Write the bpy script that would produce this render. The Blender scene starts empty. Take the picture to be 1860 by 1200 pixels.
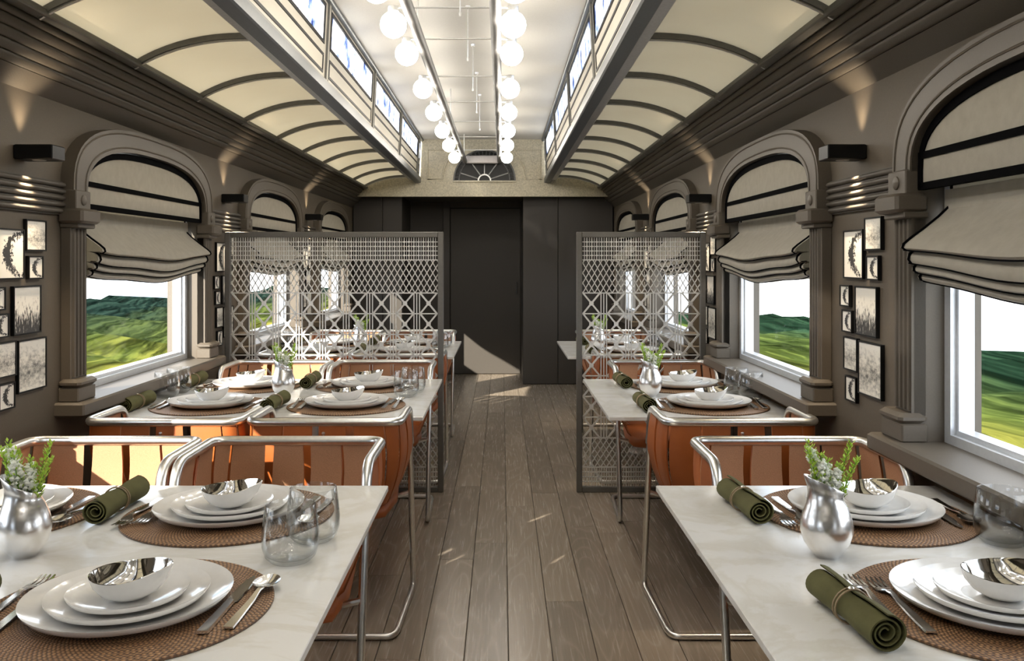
import bpy, math, random
from mathutils import Vector, Matrix
random.seed(7)
sc = bpy.context.scene
col = sc.collection
R = math.radians

# ------------------------------------------------------------------ camera
H = 1.20
FPX = 1600.0
cam_d = bpy.data.cameras.new('camera')
cam_d.sensor_width = 36.0
cam_d.lens = 36.0 * FPX / 1860.0
cam_d.shift_x = (930 - 912) / 1860.0
cam_d.shift_y = (474 - 600) / 1860.0
cam_d.clip_start = 0.02
cam_d.clip_end = 2000
cam = bpy.data.objects.new('camera', cam_d)
cam.location = (0, 0, H)
cam.rotation_euler = (R(90), 0, 0)
col.objects.link(cam)
sc.camera = cam

# ------------------------------------------------------------------ view / render look
sc.view_settings.view_transform = 'Standard'
sc.view_settings.look = 'None'
sc.view_settings.gamma = 1.0
sc.view_settings.use_curve_mapping = False
sc.view_settings.exposure = 0.80
try:
    cy = sc.cycles
    cy.max_bounces = 9
    cy.diffuse_bounces = 4
    cy.glossy_bounces = 4
    cy.transparent_max_bounces = 16
    cy.sample_clamp_indirect = 6.0
    cy.caustics_reflective = False
    cy.caustics_refractive = False
    cy.use_denoising = True
except Exception:
    pass

# ------------------------------------------------------------------ world: bright cloudy sky
SKY = 2.6
world = bpy.data.worlds.new('sky')
sc.world = world
world.use_nodes = True
wn = world.node_tree
wn.nodes.clear()
w_out = wn.nodes.new('ShaderNodeOutputWorld')
w_bg = wn.nodes.new('ShaderNodeBackground')
w_tc = wn.nodes.new('ShaderNodeTexCoord')
w_map = wn.nodes.new('ShaderNodeMapping')
w_map.inputs['Scale'].default_value = (2.2, 2.2, 7.0)
w_no = wn.nodes.new('ShaderNodeTexNoise')
w_no.inputs['Scale'].default_value = 1.6
w_no.inputs['Detail'].default_value = 4
w_rp = wn.nodes.new('ShaderNodeValToRGB')
w_rp.color_ramp.elements[0].position = 0.36
w_rp.color_ramp.elements[0].color = (0.20, 0.36, 0.56, 1)
w_rp.color_ramp.elements[1].position = 0.52
w_rp.color_ramp.elements[1].color = (1.0, 1.0, 1.0, 1)
w_bg.inputs['Strength'].default_value = SKY
wn.links.new(w_tc.outputs['Generated'], w_map.inputs['Vector'])
wn.links.new(w_map.outputs['Vector'], w_no.inputs['Vector'])
wn.links.new(w_no.outputs['Fac'], w_rp.inputs['Fac'])
wn.links.new(w_rp.outputs['Color'], w_bg.inputs['Color'])
wn.links.new(w_bg.outputs['Background'], w_out.inputs['Surface'])

# ------------------------------------------------------------------ sun through the windows of the wide-table side
sun_d = bpy.data.lights.new('sun', 'SUN')
sun_d.energy = 9.0
sun_d.angle = R(0.6)
sun_d.color = (1.0, 0.90, 0.76)
sun = bpy.data.objects.new('sun', sun_d)
sun.rotation_euler = Vector((1.0, 1.36, -0.66)).to_track_quat('-Z', 'Y').to_euler()
sun.location = (-20, -20, 15)
col.objects.link(sun)

GLOBE_W = 24.0      # emission of the ceiling globes
SCONCE_W = 7.0     # power of each sconce beam

# ------------------------------------------------------------------ materials
M = {}


class NT:
    def __init__(self, name):
        self.m = bpy.data.materials.new(name)
        self.m.use_nodes = True
        self.t = self.m.node_tree
        self.t.nodes.clear()
        self.out = self.n('OutputMaterial')

    def n(self, kind, **kw):
        nd = self.t.nodes.new('ShaderNode' + kind)
        for k, v in kw.items():
            if k in nd.inputs:
                nd.inputs[k].default_value = v
            else:
                setattr(nd, k, v)
        return nd

    def l(self, a, b):
        self.t.links.new(a, b)

    def ramp(self, fac, stops):
        r = self.n('ValToRGB')
        els = r.color_ramp.elements
        while len(els) < len(stops):
            els.new(0.5)
        for e, (p, c) in zip(els, stops):
            e.position = p
            e.color = (*c, 1)
        self.l(fac, r.inputs['Fac'])
        return r.outputs['Color']

    def math(self, op, a, b=None, c=None):
        nd = self.n('Math', operation=op)
        for i, v in enumerate((a, b, c)):
            if v is None:
                continue
            if isinstance(v, (int, float)):
                nd.inputs[i].default_value = v
            else:
                self.l(v, nd.inputs[i])
        return nd.outputs[0]

    def mix(self, fac, a, b):
        nd = self.n('MixRGB')
        for i, v in (('Fac', fac), ('Color1', a), ('Color2', b)):
            if isinstance(v, (int, float)):
                nd.inputs[i].default_value = v
            elif isinstance(v, tuple):
                nd.inputs[i].default_value = (*v, 1)
            else:
                self.l(v, nd.inputs[i])
        return nd.outputs[0]

    def coords(self, which='Object', scale=(1, 1, 1), loc=None):
        tc = self.n('TexCoord')
        mp = self.n('Mapping')
        mp.inputs['Scale'].default_value = scale
        self.l(tc.outputs[which], mp.inputs['Vector'])
        if loc is not None:
            self.l(loc, mp.inputs['Location'])
        return mp.outputs['Vector']

    def noise(self, vec, scale, detail=3, rough=0.55, dist=0.0):
        nd = self.n('TexNoise', Scale=scale, Detail=detail, Roughness=rough, Distortion=dist)
        self.l(vec, nd.inputs['Vector'])
        return nd.outputs['Fac']

    def bump(self, h, strength, dist=0.01):
        b = self.n('Bump', Strength=strength, Distance=dist)
        self.l(h, b.inputs['Height'])
        return b.outputs['Normal']

    def pbr(self, colr, rough=0.5, metal=0.0, normal=None, **kw):
        p = self.n('BsdfPrincipled')
        if isinstance(colr, tuple):
            p.inputs['Base Color'].default_value = (*colr, 1)
        else:
            self.l(colr, p.inputs['Base Color'])
        if isinstance(rough, (int, float)):
            p.inputs['Roughness'].default_value = rough
        else:
            self.l(rough, p.inputs['Roughness'])
        p.inputs['Metallic'].default_value = metal
        if normal is not None:
            self.l(normal, p.inputs['Normal'])
        for k, v in kw.items():
            p.inputs[k.replace('_', ' ')].default_value = v
        self.l(p.outputs[0], self.out.inputs['Surface'])
        return self.m


def simple(name, c, rough=0.5, metal=0.0, bump=0.0, bscale=80, var=0.12, **kw):
    t = NT(name)
    v = t.coords('Object')
    nz = t.noise(v, bscale, 3)
    lo = tuple(x * (1 - var) for x in c)
    hi = tuple(min(1, x * (1 + var)) for x in c)
    cc = t.ramp(nz, [(0.3, lo), (0.7, hi)])
    nrm = t.bump(nz, bump, 0.004) if bump else None
    M[name] = t.pbr(cc, rough, metal, nrm, **kw)
    return M[name]


simple('wall', (0.114, 0.092, 0.066), 0.62, bump=0.10, bscale=240, var=0.06)
simple('cornice', (0.078, 0.067, 0.053), 0.55, bump=0.10, bscale=200, var=0.06)
simple('surround', (0.106, 0.088, 0.067), 0.5, bump=0.05, bscale=200, var=0.05)
simple('rail_grey', (0.15, 0.15, 0.143), 0.42, 0.3, var=0.06)
simple('rail_silver', (0.48, 0.48, 0.47), 0.35, 0.6, var=0.08)
simple('rail_dark', (0.085, 0.095, 0.105), 0.4, 0.2, var=0.08)
simple('cream', (0.76, 0.70, 0.56), 0.6, bump=0.05, bscale=160, var=0.03)
t = NT('vault_added_glow')
v = t.coords('Object')
nz = t.noise(v, 2.5, 3)
cc = t.ramp(nz, [(0.3, (0.80, 0.755, 0.64)), (0.7, (0.84, 0.80, 0.69))])
dfs = t.n('BsdfDiffuse')
t.l(cc, dfs.inputs['Color'])
tls = t.n('BsdfTranslucent')
t.l(cc, tls.inputs['Color'])
mx = t.n('MixShader', Fac=0.285)  # translucent share added so daylight from outside brightens the vault panels
t.l(dfs.outputs[0], mx.inputs[1]); t.l(tls.outputs[0], mx.inputs[2])
t.l(mx.outputs[0], t.out.inputs['Surface'])
M['vault_added_glow'] = t.m
simple('suede', (0.47, 0.25, 0.14), 0.9, bump=0.15, bscale=400, var=0.12)
simple('ceiling_white', (0.58, 0.56, 0.51), 0.65, bump=0.04, bscale=120, var=0.03)
simple('clerestory', (0.50, 0.47, 0.40), 0.55, bump=0.04, bscale=160, var=0.03)
simple('black_line', (0.012, 0.012, 0.013), 0.5, Specular_IOR_Level=0.15)
simple('stone_cream', (0.52, 0.475, 0.36), 0.8, bump=0.5, bscale=90, var=0.22)
simple('dark_panel', (0.043, 0.037, 0.031), 0.55, bump=0.05, bscale=200, var=0.06)
simple('door_dark', (0.046, 0.040, 0.033), 0.6, bump=0.15, bscale=300, var=0.12)
simple('black', (0.006, 0.006, 0.006), 0.4, Specular_IOR_Level=0.2)
simple('iron', (0.06, 0.06, 0.058), 0.45, 0.5)
simple('lilac_metal', (0.42, 0.40, 0.40), 0.35, 0.5, var=0.05)
simple('duct', (0.17, 0.165, 0.16), 0.5, 0.2, var=0.06)
simple('steel', (0.84, 0.84, 0.82), 0.32, 1.0, var=0.05)
simple('cutlery', (0.80, 0.79, 0.77), 0.16, 1.0, var=0.03)
simple('chrome', (0.86, 0.85, 0.83), 0.06, 1.0, bump=0.03, bscale=60, var=0.02)
simple('aluminium', (0.68, 0.71, 0.75), 0.32, 0.35, var=0.04)
simple('porcelain', (0.80, 0.79, 0.77), 0.16, var=0.02, Coat_Weight=0.4)
simple('screen_metal', (0.72, 0.71, 0.68), 0.4, 0.15, var=0.05)
simple('screen_frame', (0.155, 0.148, 0.135), 0.45, 0.3, var=0.05)
simple('ring_cord', (0.30, 0.22, 0.13), 0.5)
simple('stem_green', (0.16, 0.33, 0.04), 0.5, var=0.3)
simple('leaf_green', (0.42, 0.62, 0.06), 0.5, var=0.35, bscale=60)
simple('floret', (0.86, 0.88, 0.80), 0.6, var=0.06)
simple('piping', (0.003, 0.003, 0.0035), 0.8, Specular_IOR_Level=0.02)
simple('rear_wall', (0.13, 0.12, 0.105), 0.6)

# fabric of the shades: fine linen weave
t = NT('linen')
v = t.coords('Object')
wv1 = t.n('TexWave', wave_type='BANDS', bands_direction='Z', Scale=160.0, Distortion=1.0)
wv2 = t.n('TexWave', wave_type='BANDS', bands_direction='Y', Scale=160.0, Distortion=1.0)
t.l(v, wv1.inputs['Vector']); t.l(v, wv2.inputs['Vector'])
wsum = t.math('MULTIPLY', wv1.outputs['Fac'], wv2.outputs['Fac'])
nz = t.noise(v, 30, 4)
cc = t.ramp(nz, [(0.3, (0.46, 0.425, 0.355)), (0.7, (0.52, 0.485, 0.41))])
p = t.n('BsdfPrincipled', Roughness=0.85)
t.l(cc, p.inputs['Base Color'])
t.l(t.bump(wsum, 0.25, 0.002), p.inputs['Normal'])
tr = t.n('BsdfTranslucent')
t.l(cc, tr.inputs['Color'])
mx = t.n('MixShader', Fac=0.30)
t.l(p.outputs[0], mx.inputs[1]); t.l(tr.outputs[0], mx.inputs[2])
t.l(mx.outputs[0], t.out.inputs['Surface'])
M['linen'] = t.m

# leather
t = NT('leather')
v = t.coords('Object')
oi = t.n('ObjectInfo')
vo = t.n('TexVoronoi', Scale=420.0)
t.l(v, vo.inputs['Vector'])
nz = t.noise(v, 9, 4)
base = t.ramp(nz, [(0.25, (0.33, 0.082, 0.014)), (0.75, (0.43, 0.120, 0.024))])
hsv = t.n('HueSaturation')
t.l(base, hsv.inputs['Color'])
t.l(t.math('MULTIPLY_ADD', oi.outputs['Random'], 0.3, 0.85), hsv.inputs['Value'])
M['leather'] = t.pbr(hsv.outputs[0], 0.5, 0, t.bump(vo.outputs['Distance'], 0.18, 0.002))

# marble table top
t = NT('marble')
v = t.coords('Object')
n1 = t.noise(v, 3.2, 6, 0.6, 1.6)
n2 = t.noise(v, 11, 5, 0.6, 0.6)
c1 = t.ramp(n1, [(0.38, (0.85, 0.85, 0.84)), (0.50, (0.76, 0.745, 0.70)), (0.56, (0.85, 0.85, 0.84)), (0.8, (0.82, 0.82, 0.81))])
c2 = t.mix(t.math('MULTIPLY', n2, 0.25), c1, (0.74, 0.73, 0.70))
M['marble'] = t.pbr(c2, 0.15)

# oak floor plank
t = NT('oak')
oi = t.n('ObjectInfo')
off = t.n('CombineXYZ')
t.l(t.math('MULTIPLY', oi.outputs['Random'], 37.0), off.inputs['X'])
t.l(t.math('MULTIPLY', oi.outputs['Random'], 91.0), off.inputs['Y'])
v = t.coords('Object', (7.0, 0.9, 1.0), off.outputs[0])
n0 = t.noise(v, 0.8, 1.5, 0.45)
fine = t.noise(t.coords('Object', (70.0, 1.6, 1.0), off.outputs[0]), 2.2, 3, 0.6)
wv = t.math('FRACT', t.math('MULTIPLY', n0, 16.0))
line = t.math('SMOOTH_MIN', t.math('ABSOLUTE', t.math('SUBTRACT', wv, 0.5)), 0.30, 0.1)
ln = t.ramp(line, [(0.0, (1, 1, 1)), (0.10, (0.30, 0.30, 0.30)), (0.25, (0, 0, 0))])
base = t.ramp(fine, [(0.3, (0.270, 0.222, 0.172)), (0.7, (0.345, 0.290, 0.228))])
cc = t.mix(t.math('MULTIPLY', ln, 0.42), base, (0.52, 0.455, 0.375))
hsv = t.n('HueSaturation')
t.l(cc, hsv.inputs['Color'])
t.l(t.math('MULTIPLY_ADD', oi.outputs['Random'], 0.36, 0.80), hsv.inputs['Value'])
rg = t.math('MULTIPLY_ADD', fine, 0.12, 0.20)
M['oak'] = t.pbr(hsv.outputs[0], rg, 0, t.bump(fine, 0.05, 0.002))
simple('floor_joint', (0.035, 0.028, 0.022), 0.7)

# woven placemat (polar weave)
t = NT('rattan')
tc = t.n('TexCoord')
sx = t.n('SeparateXYZ')
t.l(tc.outputs['Object'], sx.inputs[0])
rr = t.math('SQRT', t.math('ADD', t.math('MULTIPLY', sx.outputs[0], sx.outputs[0]), t.math('MULTIPLY', sx.outputs[1], sx.outputs[1])))
an = t.math('ARCTAN2', sx.outputs[1], sx.outputs[0])
ring = t.math('MULTIPLY', rr, 225.0)
par = t.math('MULTIPLY', t.math('FLOOR', ring), 0.5)
ph = t.math('ADD', t.math('MULTIPLY', an, 72.0 / math.pi), par)
wz = t.math('PINGPONG', ph, 0.5)
rz = t.math('PINGPONG', ring, 0.5)
hgt = t.math('MULTIPLY', wz, t.math('ADD', rz, 0.35))
nz = t.noise(tc.outputs['Object'], 45, 3)
cA = t.ramp(nz, [(0.3, (0.33, 0.175, 0.080)), (0.7, (0.48, 0.280, 0.140))])
cB = t.mix(t.ramp(hgt, [(0.08, (1, 1, 1)), (0.24, (0, 0, 0))]), cA, (0.105, 0.056, 0.030))
cC = t.mix(t.ramp(hgt, [(0.33, (0, 0, 0)), (0.42, (0.6, 0.6, 0.6))]), cB, (0.50, 0.33, 0.19))
M['rattan'] = t.pbr(cC, 0.55, 0, t.bump(hgt, 0.8, 0.004))

# napkin cloth
t = NT('olive_cloth')
v = t.coords('Object')
nz = t.noise(v, 420, 2)
n2 = t.noise(v, 25, 3)
cc = t.ramp(n2, [(0.3, (0.082, 0.078, 0.024)), (0.7, (0.110, 0.104, 0.036))])
M['olive_cloth'] = t.pbr(cc, 0.9, 0, t.bump(nz, 0.2, 0.001))

# hammered silver vase
t = NT('hammered_silver')
v = t.coords('Object')
vo = t.n('TexVoronoi', Scale=95.0, feature='SMOOTH_F1')
t.l(v, vo.inputs['Vector'])
M['hammered_silver'] = t.pbr((0.88, 0.87, 0.86), 0.27, 1.0, t.bump(vo.outputs['Distance'], 0.12, 0.003))


def glassy(name, tint, ior, rough=0.0):
    t = NT(name)
    lw = t.n('LayerWeight', Blend=0.5)
    f0 = ((ior - 1) / (ior + 1)) ** 2
    fac = t.math('MULTIPLY_ADD', t.math('POWER', lw.outputs['Facing'], 5.0), 0.07, f0 * 0.6)
    tb = t.n('BsdfTransparent')
    tb.inputs['Color'].default_value = (*tint, 1)
    gb = t.n('BsdfGlossy', Roughness=rough)
    gb.inputs['Color'].default_value = (1, 1, 1, 1)
    mx = t.n('MixShader')
    t.l(fac, mx.inputs[0])
    t.l(tb.outputs[0], mx.inputs[1])
    t.l(gb.outputs[0], mx.inputs[2])
    t.l(mx.outputs[0], t.out.inputs['Surface'])
    M[name] = t.m


glassy('pane_glass', (0.985, 0.99, 0.99), 1.22)
t = NT('tumbler_glass')
lw = t.n('LayerWeight', Blend=0.5)
fac = t.math('MULTIPLY_ADD', t.math('POWER', lw.outputs['Facing'], 3.0), 0.75, 0.06)
edge = t.ramp(lw.outputs['Facing'], [(0.35, (0.97, 0.975, 0.975)), (0.80, (0.84, 0.86, 0.87)), (1.0, (0.60, 0.62, 0.63))])
tb = t.n('BsdfTransparent')
t.l(edge, tb.inputs['Color'])
gb = t.n('BsdfGlossy', Roughness=0.02)
mx = t.n('MixShader')
t.l(fac, mx.inputs[0]); t.l(tb.outputs[0], mx.inputs[1]); t.l(gb.outputs[0], mx.inputs[2])
t.l(mx.outputs[0], t.out.inputs['Surface'])
M['tumbler_glass'] = t.m

# art glass of the clerestory
t = NT('art_glass')
v = t.coords('Object', (1, 2.2, 1.6))
n1 = t.noise(v, 4.5, 5, 0.65)
n2 = t.noise(v, 9.0, 4, 0.7)
c1 = t.ramp(n1, [(0.34, (0.07, 0.10, 0.24)), (0.43, (0.40, 0.47, 0.64)), (0.50, (0.95, 0.96, 0.98))])
c2 = t.mix(t.ramp(n2, [(0.62, (0, 0, 0)), (0.72, (0.7, 0.7, 0.7))]), c1, (0.42, 0.20, 0.20))
tl = t.n('BsdfTranslucent'); t.l(c2, tl.inputs['Color'])
tb = t.n('BsdfTransparent'); t.l(c2, tb.inputs['Color'])
mx = t.n('MixShader', Fac=0.25)
t.l(tl.outputs[0], mx.inputs[1]); t.l(tb.outputs[0], mx.inputs[2])
t.l(mx.outputs[0], t.out.inputs['Surface'])
M['art_glass'] = t.m

# lit globe
t = NT('lit_globe')
e = t.n('Emission', Strength=GLOBE_W)
e.inputs['Color'].default_value = (1.0, 0.92, 0.80, 1)
t.l(e.outputs[0], t.out.inputs['Surface'])
M['lit_globe'] = t.m


# prints: crescent wreath, reeds, meadow
def print_mat(name, kind, seed):
    t = NT(name)
    tc = t.n('TexCoord')
    mp = t.n('Mapping')
    t.l(tc.outputs['Generated'], mp.inputs['Vector'])
    s = t.n('SeparateXYZ')
    t.l(mp.outputs[0], s.inputs[0])
    x, z = s.outputs[0], s.outputs[2]
    mp2 = t.n('Mapping')
    mp2.inputs['Location'].default_value = (seed, seed * 0.7, seed * 1.3)
    t.l(tc.outputs['Generated'], mp2.inputs['Vector'])
    vec = mp2.outputs[0]
    paper = (0.86, 0.83, 0.75)
    if kind == 'crescent':
        dx = t.math('SUBTRACT', x, 0.92)
        dz = t.math('MULTIPLY', t.math('SUBTRACT', z, 0.5), 1.15)
        r = t.math('SQRT', t.math('ADD', t.math('MULTIPLY', dx, dx), t.math('MULTIPLY', dz, dz)))
        nz = t.noise(vec, 15, 3, 0.7)
        d = t.math('ABSOLUTE', t.math('SUBTRACT', r, 0.53))
        zz = t.math('SUBTRACT', z, 0.5)
        th = t.math('MULTIPLY_ADD', t.math('MULTIPLY', zz, zz), -0.62, 0.14)
        d2 = t.math('ADD', t.math('SUBTRACT', t.math('MULTIPLY_ADD', nz, 0.55, d), 0.275), t.math('SUBTRACT', 0.2, th))
        c = t.ramp(d2, [(0.20, (0.02, 0.02, 0.02)), (0.225, paper)])
    elif kind == 'reeds':
        mp2.inputs['Scale'].default_value = (16, 1, 3.2)
        nz = t.noise(vec, 1.6, 5, 0.7)
        d = t.math('SUBTRACT', t.math('MULTIPLY_ADD', z, 0.42, nz), 0.16)
        c = t.ramp(d, [(0.46, (0.03, 0.03, 0.03)), (0.55, paper)])
    else:
        mp2.inputs['Scale'].default_value = (1.0, 1, 1.6)
        nz = t.noise(vec, 7, 6, 0.75)
        d = t.math('MULTIPLY_ADD', t.math('ABSOLUTE', t.math('SUBTRACT', z, 0.38)), 0.5, nz)
        c = t.ramp(d, [(0.40, (0.10, 0.10, 0.095)), (0.60, (0.62, 0.60, 0.54)), (0.72, paper)])
    M[name] = t.pbr(c, 0.5)


print_mat('print_crescent', 'crescent', 3.1)
print_mat('print_crescent_small', 'crescent', 8.7)
print_mat('print_reeds', 'reeds', 1.9)
print_mat('print_meadow', 'meadow', 5.2)
print_mat('print_meadow_tall', 'meadow', 12.4)


def land_mat(name, near_c, mid_c, far_c, x_near, x_far):
    """Streaky grassland; the colours are those of the ground cover: yellow-green grass near the line, dark woodland far off."""
    t = NT(name)
    tc = t.n('TexCoord')
    s = t.n('SeparateXYZ')
    t.l(tc.outputs['Object'], s.inputs[0])
    ax = t.math('ABSOLUTE', s.outputs[0])
    mp = t.n('Mapping')
    mp.inputs['Scale'].default_value = (1.3, 0.045, 1.3)
    t.l(tc.outputs['Object'], mp.inputs['Vector'])
    nz = t.noise(mp.outputs[0], 1.5, 5, 0.6, 0.4)
    mp2 = t.n('Mapping')
    mp2.inputs['Scale'].default_value = (0.22, 0.03, 0.22)
    t.l(tc.outputs['Object'], mp2.inputs['Vector'])
    n2 = t.noise(mp2.outputs[0], 1.2, 4, 0.6)
    f = t.n('MapRange')
    f.inputs['From Min'].default_value = x_near
    f.inputs['From Max'].default_value = x_far
    t.l(ax, f.inputs['Value'])
    f2 = t.math('ADD', f.outputs[0], t.math('MULTIPLY', t.math('SUBTRACT', n2, 0.5), 0.55))
    c = t.ramp(f2, [(0.05, near_c), (0.33, mid_c), (0.66, far_c)])
    dk = t.ramp(nz, [(0.36, (0.22, 0.25, 0.22)), (0.50, (0.80, 0.84, 0.74)), (0.62, (1.9, 1.8, 1.5))])
    mul = t.n('MixRGB', blend_type='MULTIPLY')
    mul.inputs['Fac'].default_value = 1
    t.l(c, mul.inputs['Color1'])
    t.l(dk, mul.inputs['Color2'])
    M[name] = t.pbr(mul.outputs[0], 1.0, Specular_IOR_Level=0.0)


land_mat('meadow_a', (0.112, 0.098, 0.020), (0.050, 0.064, 0.016), (0.008, 0.017, 0.015), 14, 37)
land_mat('meadow_b', (0.098, 0.090, 0.020), (0.046, 0.062, 0.016), (0.010, 0.024, 0.015), 6.5, 16.5)


# ------------------------------------------------------------------ mesh helpers
class MB:
    def __init__(self):
        self.v = []
        self.f = []

    def add(self, vs, fs):
        o = len(self.v)
        self.v += [tuple(p) for p in vs]
        self.f += [tuple(i + o for i in f) for f in fs]
        return self

    def box(self, x0, x1, y0, y1, z0, z1):
        vs = [(x, y, z) for z in (z0, z1) for y in (y0, y1) for x in (x0, x1)]
        return self.add(vs, [(0, 2, 3, 1), (4, 5, 7, 6), (0, 1, 5, 4), (1, 3, 7, 5), (3, 2, 6, 7), (2, 0, 4, 6)])

    def bbox(self, x0, x1, y0, y1, z0, z1, b=0.004):
        """box with chamfered edges (octagonal section in z + chamfered caps)"""
        def ringpts(z, i):
            xa, xb, ya, yb = x0 + i, x1 - i, y0 + i, y1 - i
            return [(xa + b, ya, z), (xb - b, ya, z), (xb, ya + b, z), (xb, yb - b, z), (xb - b, yb, z), (xa + b, yb, z), (xa, yb - b, z), (xa, ya + b, z)]
        rings = [ringpts(z0, b), ringpts(z0 + b, 0), ringpts(z1 - b, 0), ringpts(z1, b)]
        vs = [p for r in rings for p in r]
        fs = [tuple(range(7, -1, -1)), tuple(range(24, 32))]
        for k in range(3):
            for i in range(8):
                j = (i + 1) % 8
                fs.append((k * 8 + i, k * 8 + j, k * 8 + 8 + j, k * 8 + 8 + i))
        return self.add(vs, fs)

    def prism(self, poly, axis, a0, a1):
        """extrude a 2D polygon; axis 'x': poly=(y,z), 'y': poly=(x,z), 'z': poly=(x,y)"""
        def p3(p, a):
            return {'x': (a, p[0], p[1]), 'y': (p[0], a, p[1]), 'z': (p[0], p[1], a)}[axis]
        n = len(poly)
        vs = [p3(p, a0) for p in poly] + [p3(p, a1) for p in poly]
        fs = [tuple(range(n))[::-1], tuple(range(n, 2 * n))]
        fs += [(i, (i + 1) % n, n + (i + 1) % n, n + i) for i in range(n)]
        return self.add(vs, fs)

    def band(self, A, B, axis, a0, a1, closed=False):
        """solid strip between two equal-length 2D polylines, extruded along an axis"""
        def p3(p, a):
            return {'x': (a, p[0], p[1]), 'y': (p[0], a, p[1]), 'z': (p[0], p[1], a)}[axis]
        n = len(A)
        vs = [p3(p, a0) for p in A] + [p3(p, a0) for p in B] + [p3(p, a1) for p in A] + [p3(p, a1) for p in B]
        fs = []
        m = n if closed else n - 1
        for i in range(m):
            j = (i + 1) % n
            fs += [(i, j, n + j, n + i), (2 * n + j, 2 * n + i, 3 * n + i, 3 * n + j), (j, i, 2 * n + i, 2 * n + j), (n + i, n + j, 3 * n + j, 3 * n + i)]
        if not closed:
            fs += [(0, n, 3 * n, 2 * n), (n - 1, 2 * n + n - 1, 3 * n + n - 1, n + n - 1)]
        return self.add(vs, fs)

    def lathe(self, prof, seg=32, mod=None, center=(0, 0, 0)):
        """prof: list of (r, z); closes on axis when r==0"""
        vs, rows = [], []
        for (r, z) in prof:
            if r < 1e-6:
                rows.append([len(vs)])
                vs.append((center[0], center[1], center[2] + z))
            else:
                row = []
                for i in range(seg):
                    a = 2 * math.pi * i / seg
                    p = (r * math.cos(a), r * math.sin(a), z)
                    if mod:
                        p = mod(p, a)
                    row.append(len(vs))
                    vs.append((center[0] + p[0], center[1] + p[1], center[2] + p[2]))
                rows.append(row)
        fs = []
        for A, B in zip(rows, rows[1:]):
            for i in range(seg):
                j = (i + 1) % seg
                if len(A) == 1 and len(B) == 1:
                    continue
                if len(A) == 1:
                    fs.append((A[0], B[j], B[i]))
                elif len(B) == 1:
                    fs.append((A[i], A[j], B[0]))
                else:
                    fs.append((A[i], A[j], B[j], B[i]))
        return self.add(vs, fs)

    def tube(self, path, r, seg=8, closed=False, caps=True):
        P = [Vector(p) for p in path]
        n = len(P)
        T = []
        for i in range(n):
            if closed:
                d = P[(i + 1) % n] - P[i - 1]
            elif i == 0:
                d = P[1] - P[0]
            elif i == n - 1:
                d = P[-1] - P[-2]
            else:
                d = (P[i + 1] - P[i]).normalized() + (P[i] - P[i - 1]).normalized()
            T.append(d.normalized())
        ref = Vector((0, 0, 1)) if abs(T[0].z) < 0.9 else Vector((1, 0, 0))
        nrm = (ref - T[0] * ref.dot(T[0])).normalized()
        vs = []
        rs = r if isinstance(r, (list, tuple)) else [r] * n
        for i in range(n):
            nrm = (nrm - T[i] * nrm.dot(T[i])).normalized()
            b = T[i].cross(nrm)
            for k in range(seg):
                a = 2 * math.pi * k / seg
                vs.append(P[i] + (nrm * math.cos(a) + b * math.sin(a)) * rs[i])
        fs = []
        m = n if closed else n - 1
        for i in range(m):
            i2 = (i + 1) % n
            for k in range(seg):
                k2 = (k + 1) % seg
                fs.append((i * seg + k, i * seg + k2, i2 * seg + k2, i2 * seg + k))
        if caps and not closed:
            fs.append(tuple(range(seg))[::-1])
            fs.append(tuple((n - 1) * seg + k for k in range(seg)))
        return self.add(vs, fs)

    def grid(self, rows):
        n = len(rows[0])
        vs = [p for r in rows for p in r]
        fs = [(i * n + j, i * n + j + 1, (i + 1) * n + j + 1, (i + 1) * n + j) for i in range(len(rows) - 1) for j in range(n - 1)]
        return self.add(vs, fs)

    def slab(self, rows, off):
        """closed sheet: rows (grid of points) plus an offset copy; off(p,i,j)->Vector"""
        n, m = len(rows[0]), len(rows)
        a = [Vector(p) for r in rows for p in r]
        b = [Vector(rows[i][j]) + off(i, j) for i in range(m) for j in range(n)]
        N = n * m
        fs = []
        for i in range(m - 1):
            for j in range(n - 1):
                q = (i * n + j, i * n + j + 1, (i + 1) * n + j + 1, (i + 1) * n + j)
                fs.append(q)
                fs.append(tuple(N + k for k in q[::-1]))
        for j in range(n - 1):
            fs.append((j + 1, j, N + j, N + j + 1))
            k = (m - 1) * n + j
            fs.append((k, k + 1, N + k + 1, N + k))
        for i in range(m - 1):
            fs.append((i * n, (i + 1) * n, N + (i + 1) * n, N + i * n))
            k = i * n + n - 1
            fs.append((k + n, k, N + k, N + k + n))
        return self.add(a + b, fs)

    def mesh(self, name, mat, smooth=35):
        me = bpy.data.meshes.new(name)
        me.from_pydata([tuple(p) for p in self.v], [], self.f)
        me.materials.append(M[mat])
        me.validate()
        if smooth:
            me.shade_smooth()
            me.set_sharp_from_angle(angle=R(smooth))
        me.update()
        return me

    def build(self, name, mat, parent=None, smooth=35, loc=(0, 0, 0), rot=(0, 0, 0)):
        return link(name, self.mesh(name, mat, smooth), parent, loc, rot)


def link(name, me, parent=None, loc=(0, 0, 0), rot=(0, 0, 0)):
    o = bpy.data.objects.new(name, me)
    col.objects.link(o)
    o.location = loc
    o.rotation_euler = rot
    if parent is not None:
        o.parent = parent
    return o


def tag(o, label=None, cat=None, group=None, kind=None):
    if label:
        o['label'] = label
    if cat:
        o['category'] = cat
    if group:
        o['group'] = group
    if kind:
        o['kind'] = kind
    return o


def empty(name, loc=(0, 0, 0), rz=0.0, rot=None):
    o = bpy.data.objects.new(name, None)
    o.empty_display_size = 0.05
    col.objects.link(o)
    o.location = loc
    o.rotation_euler = rot if rot else (0, 0, rz)
    return o


def copy_tree(o, parent=None):
    c = o.copy()
    col.objects.link(c)
    c.parent = parent
    for ch in list(o.children):
        copy_tree(ch, c)
    return c


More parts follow.
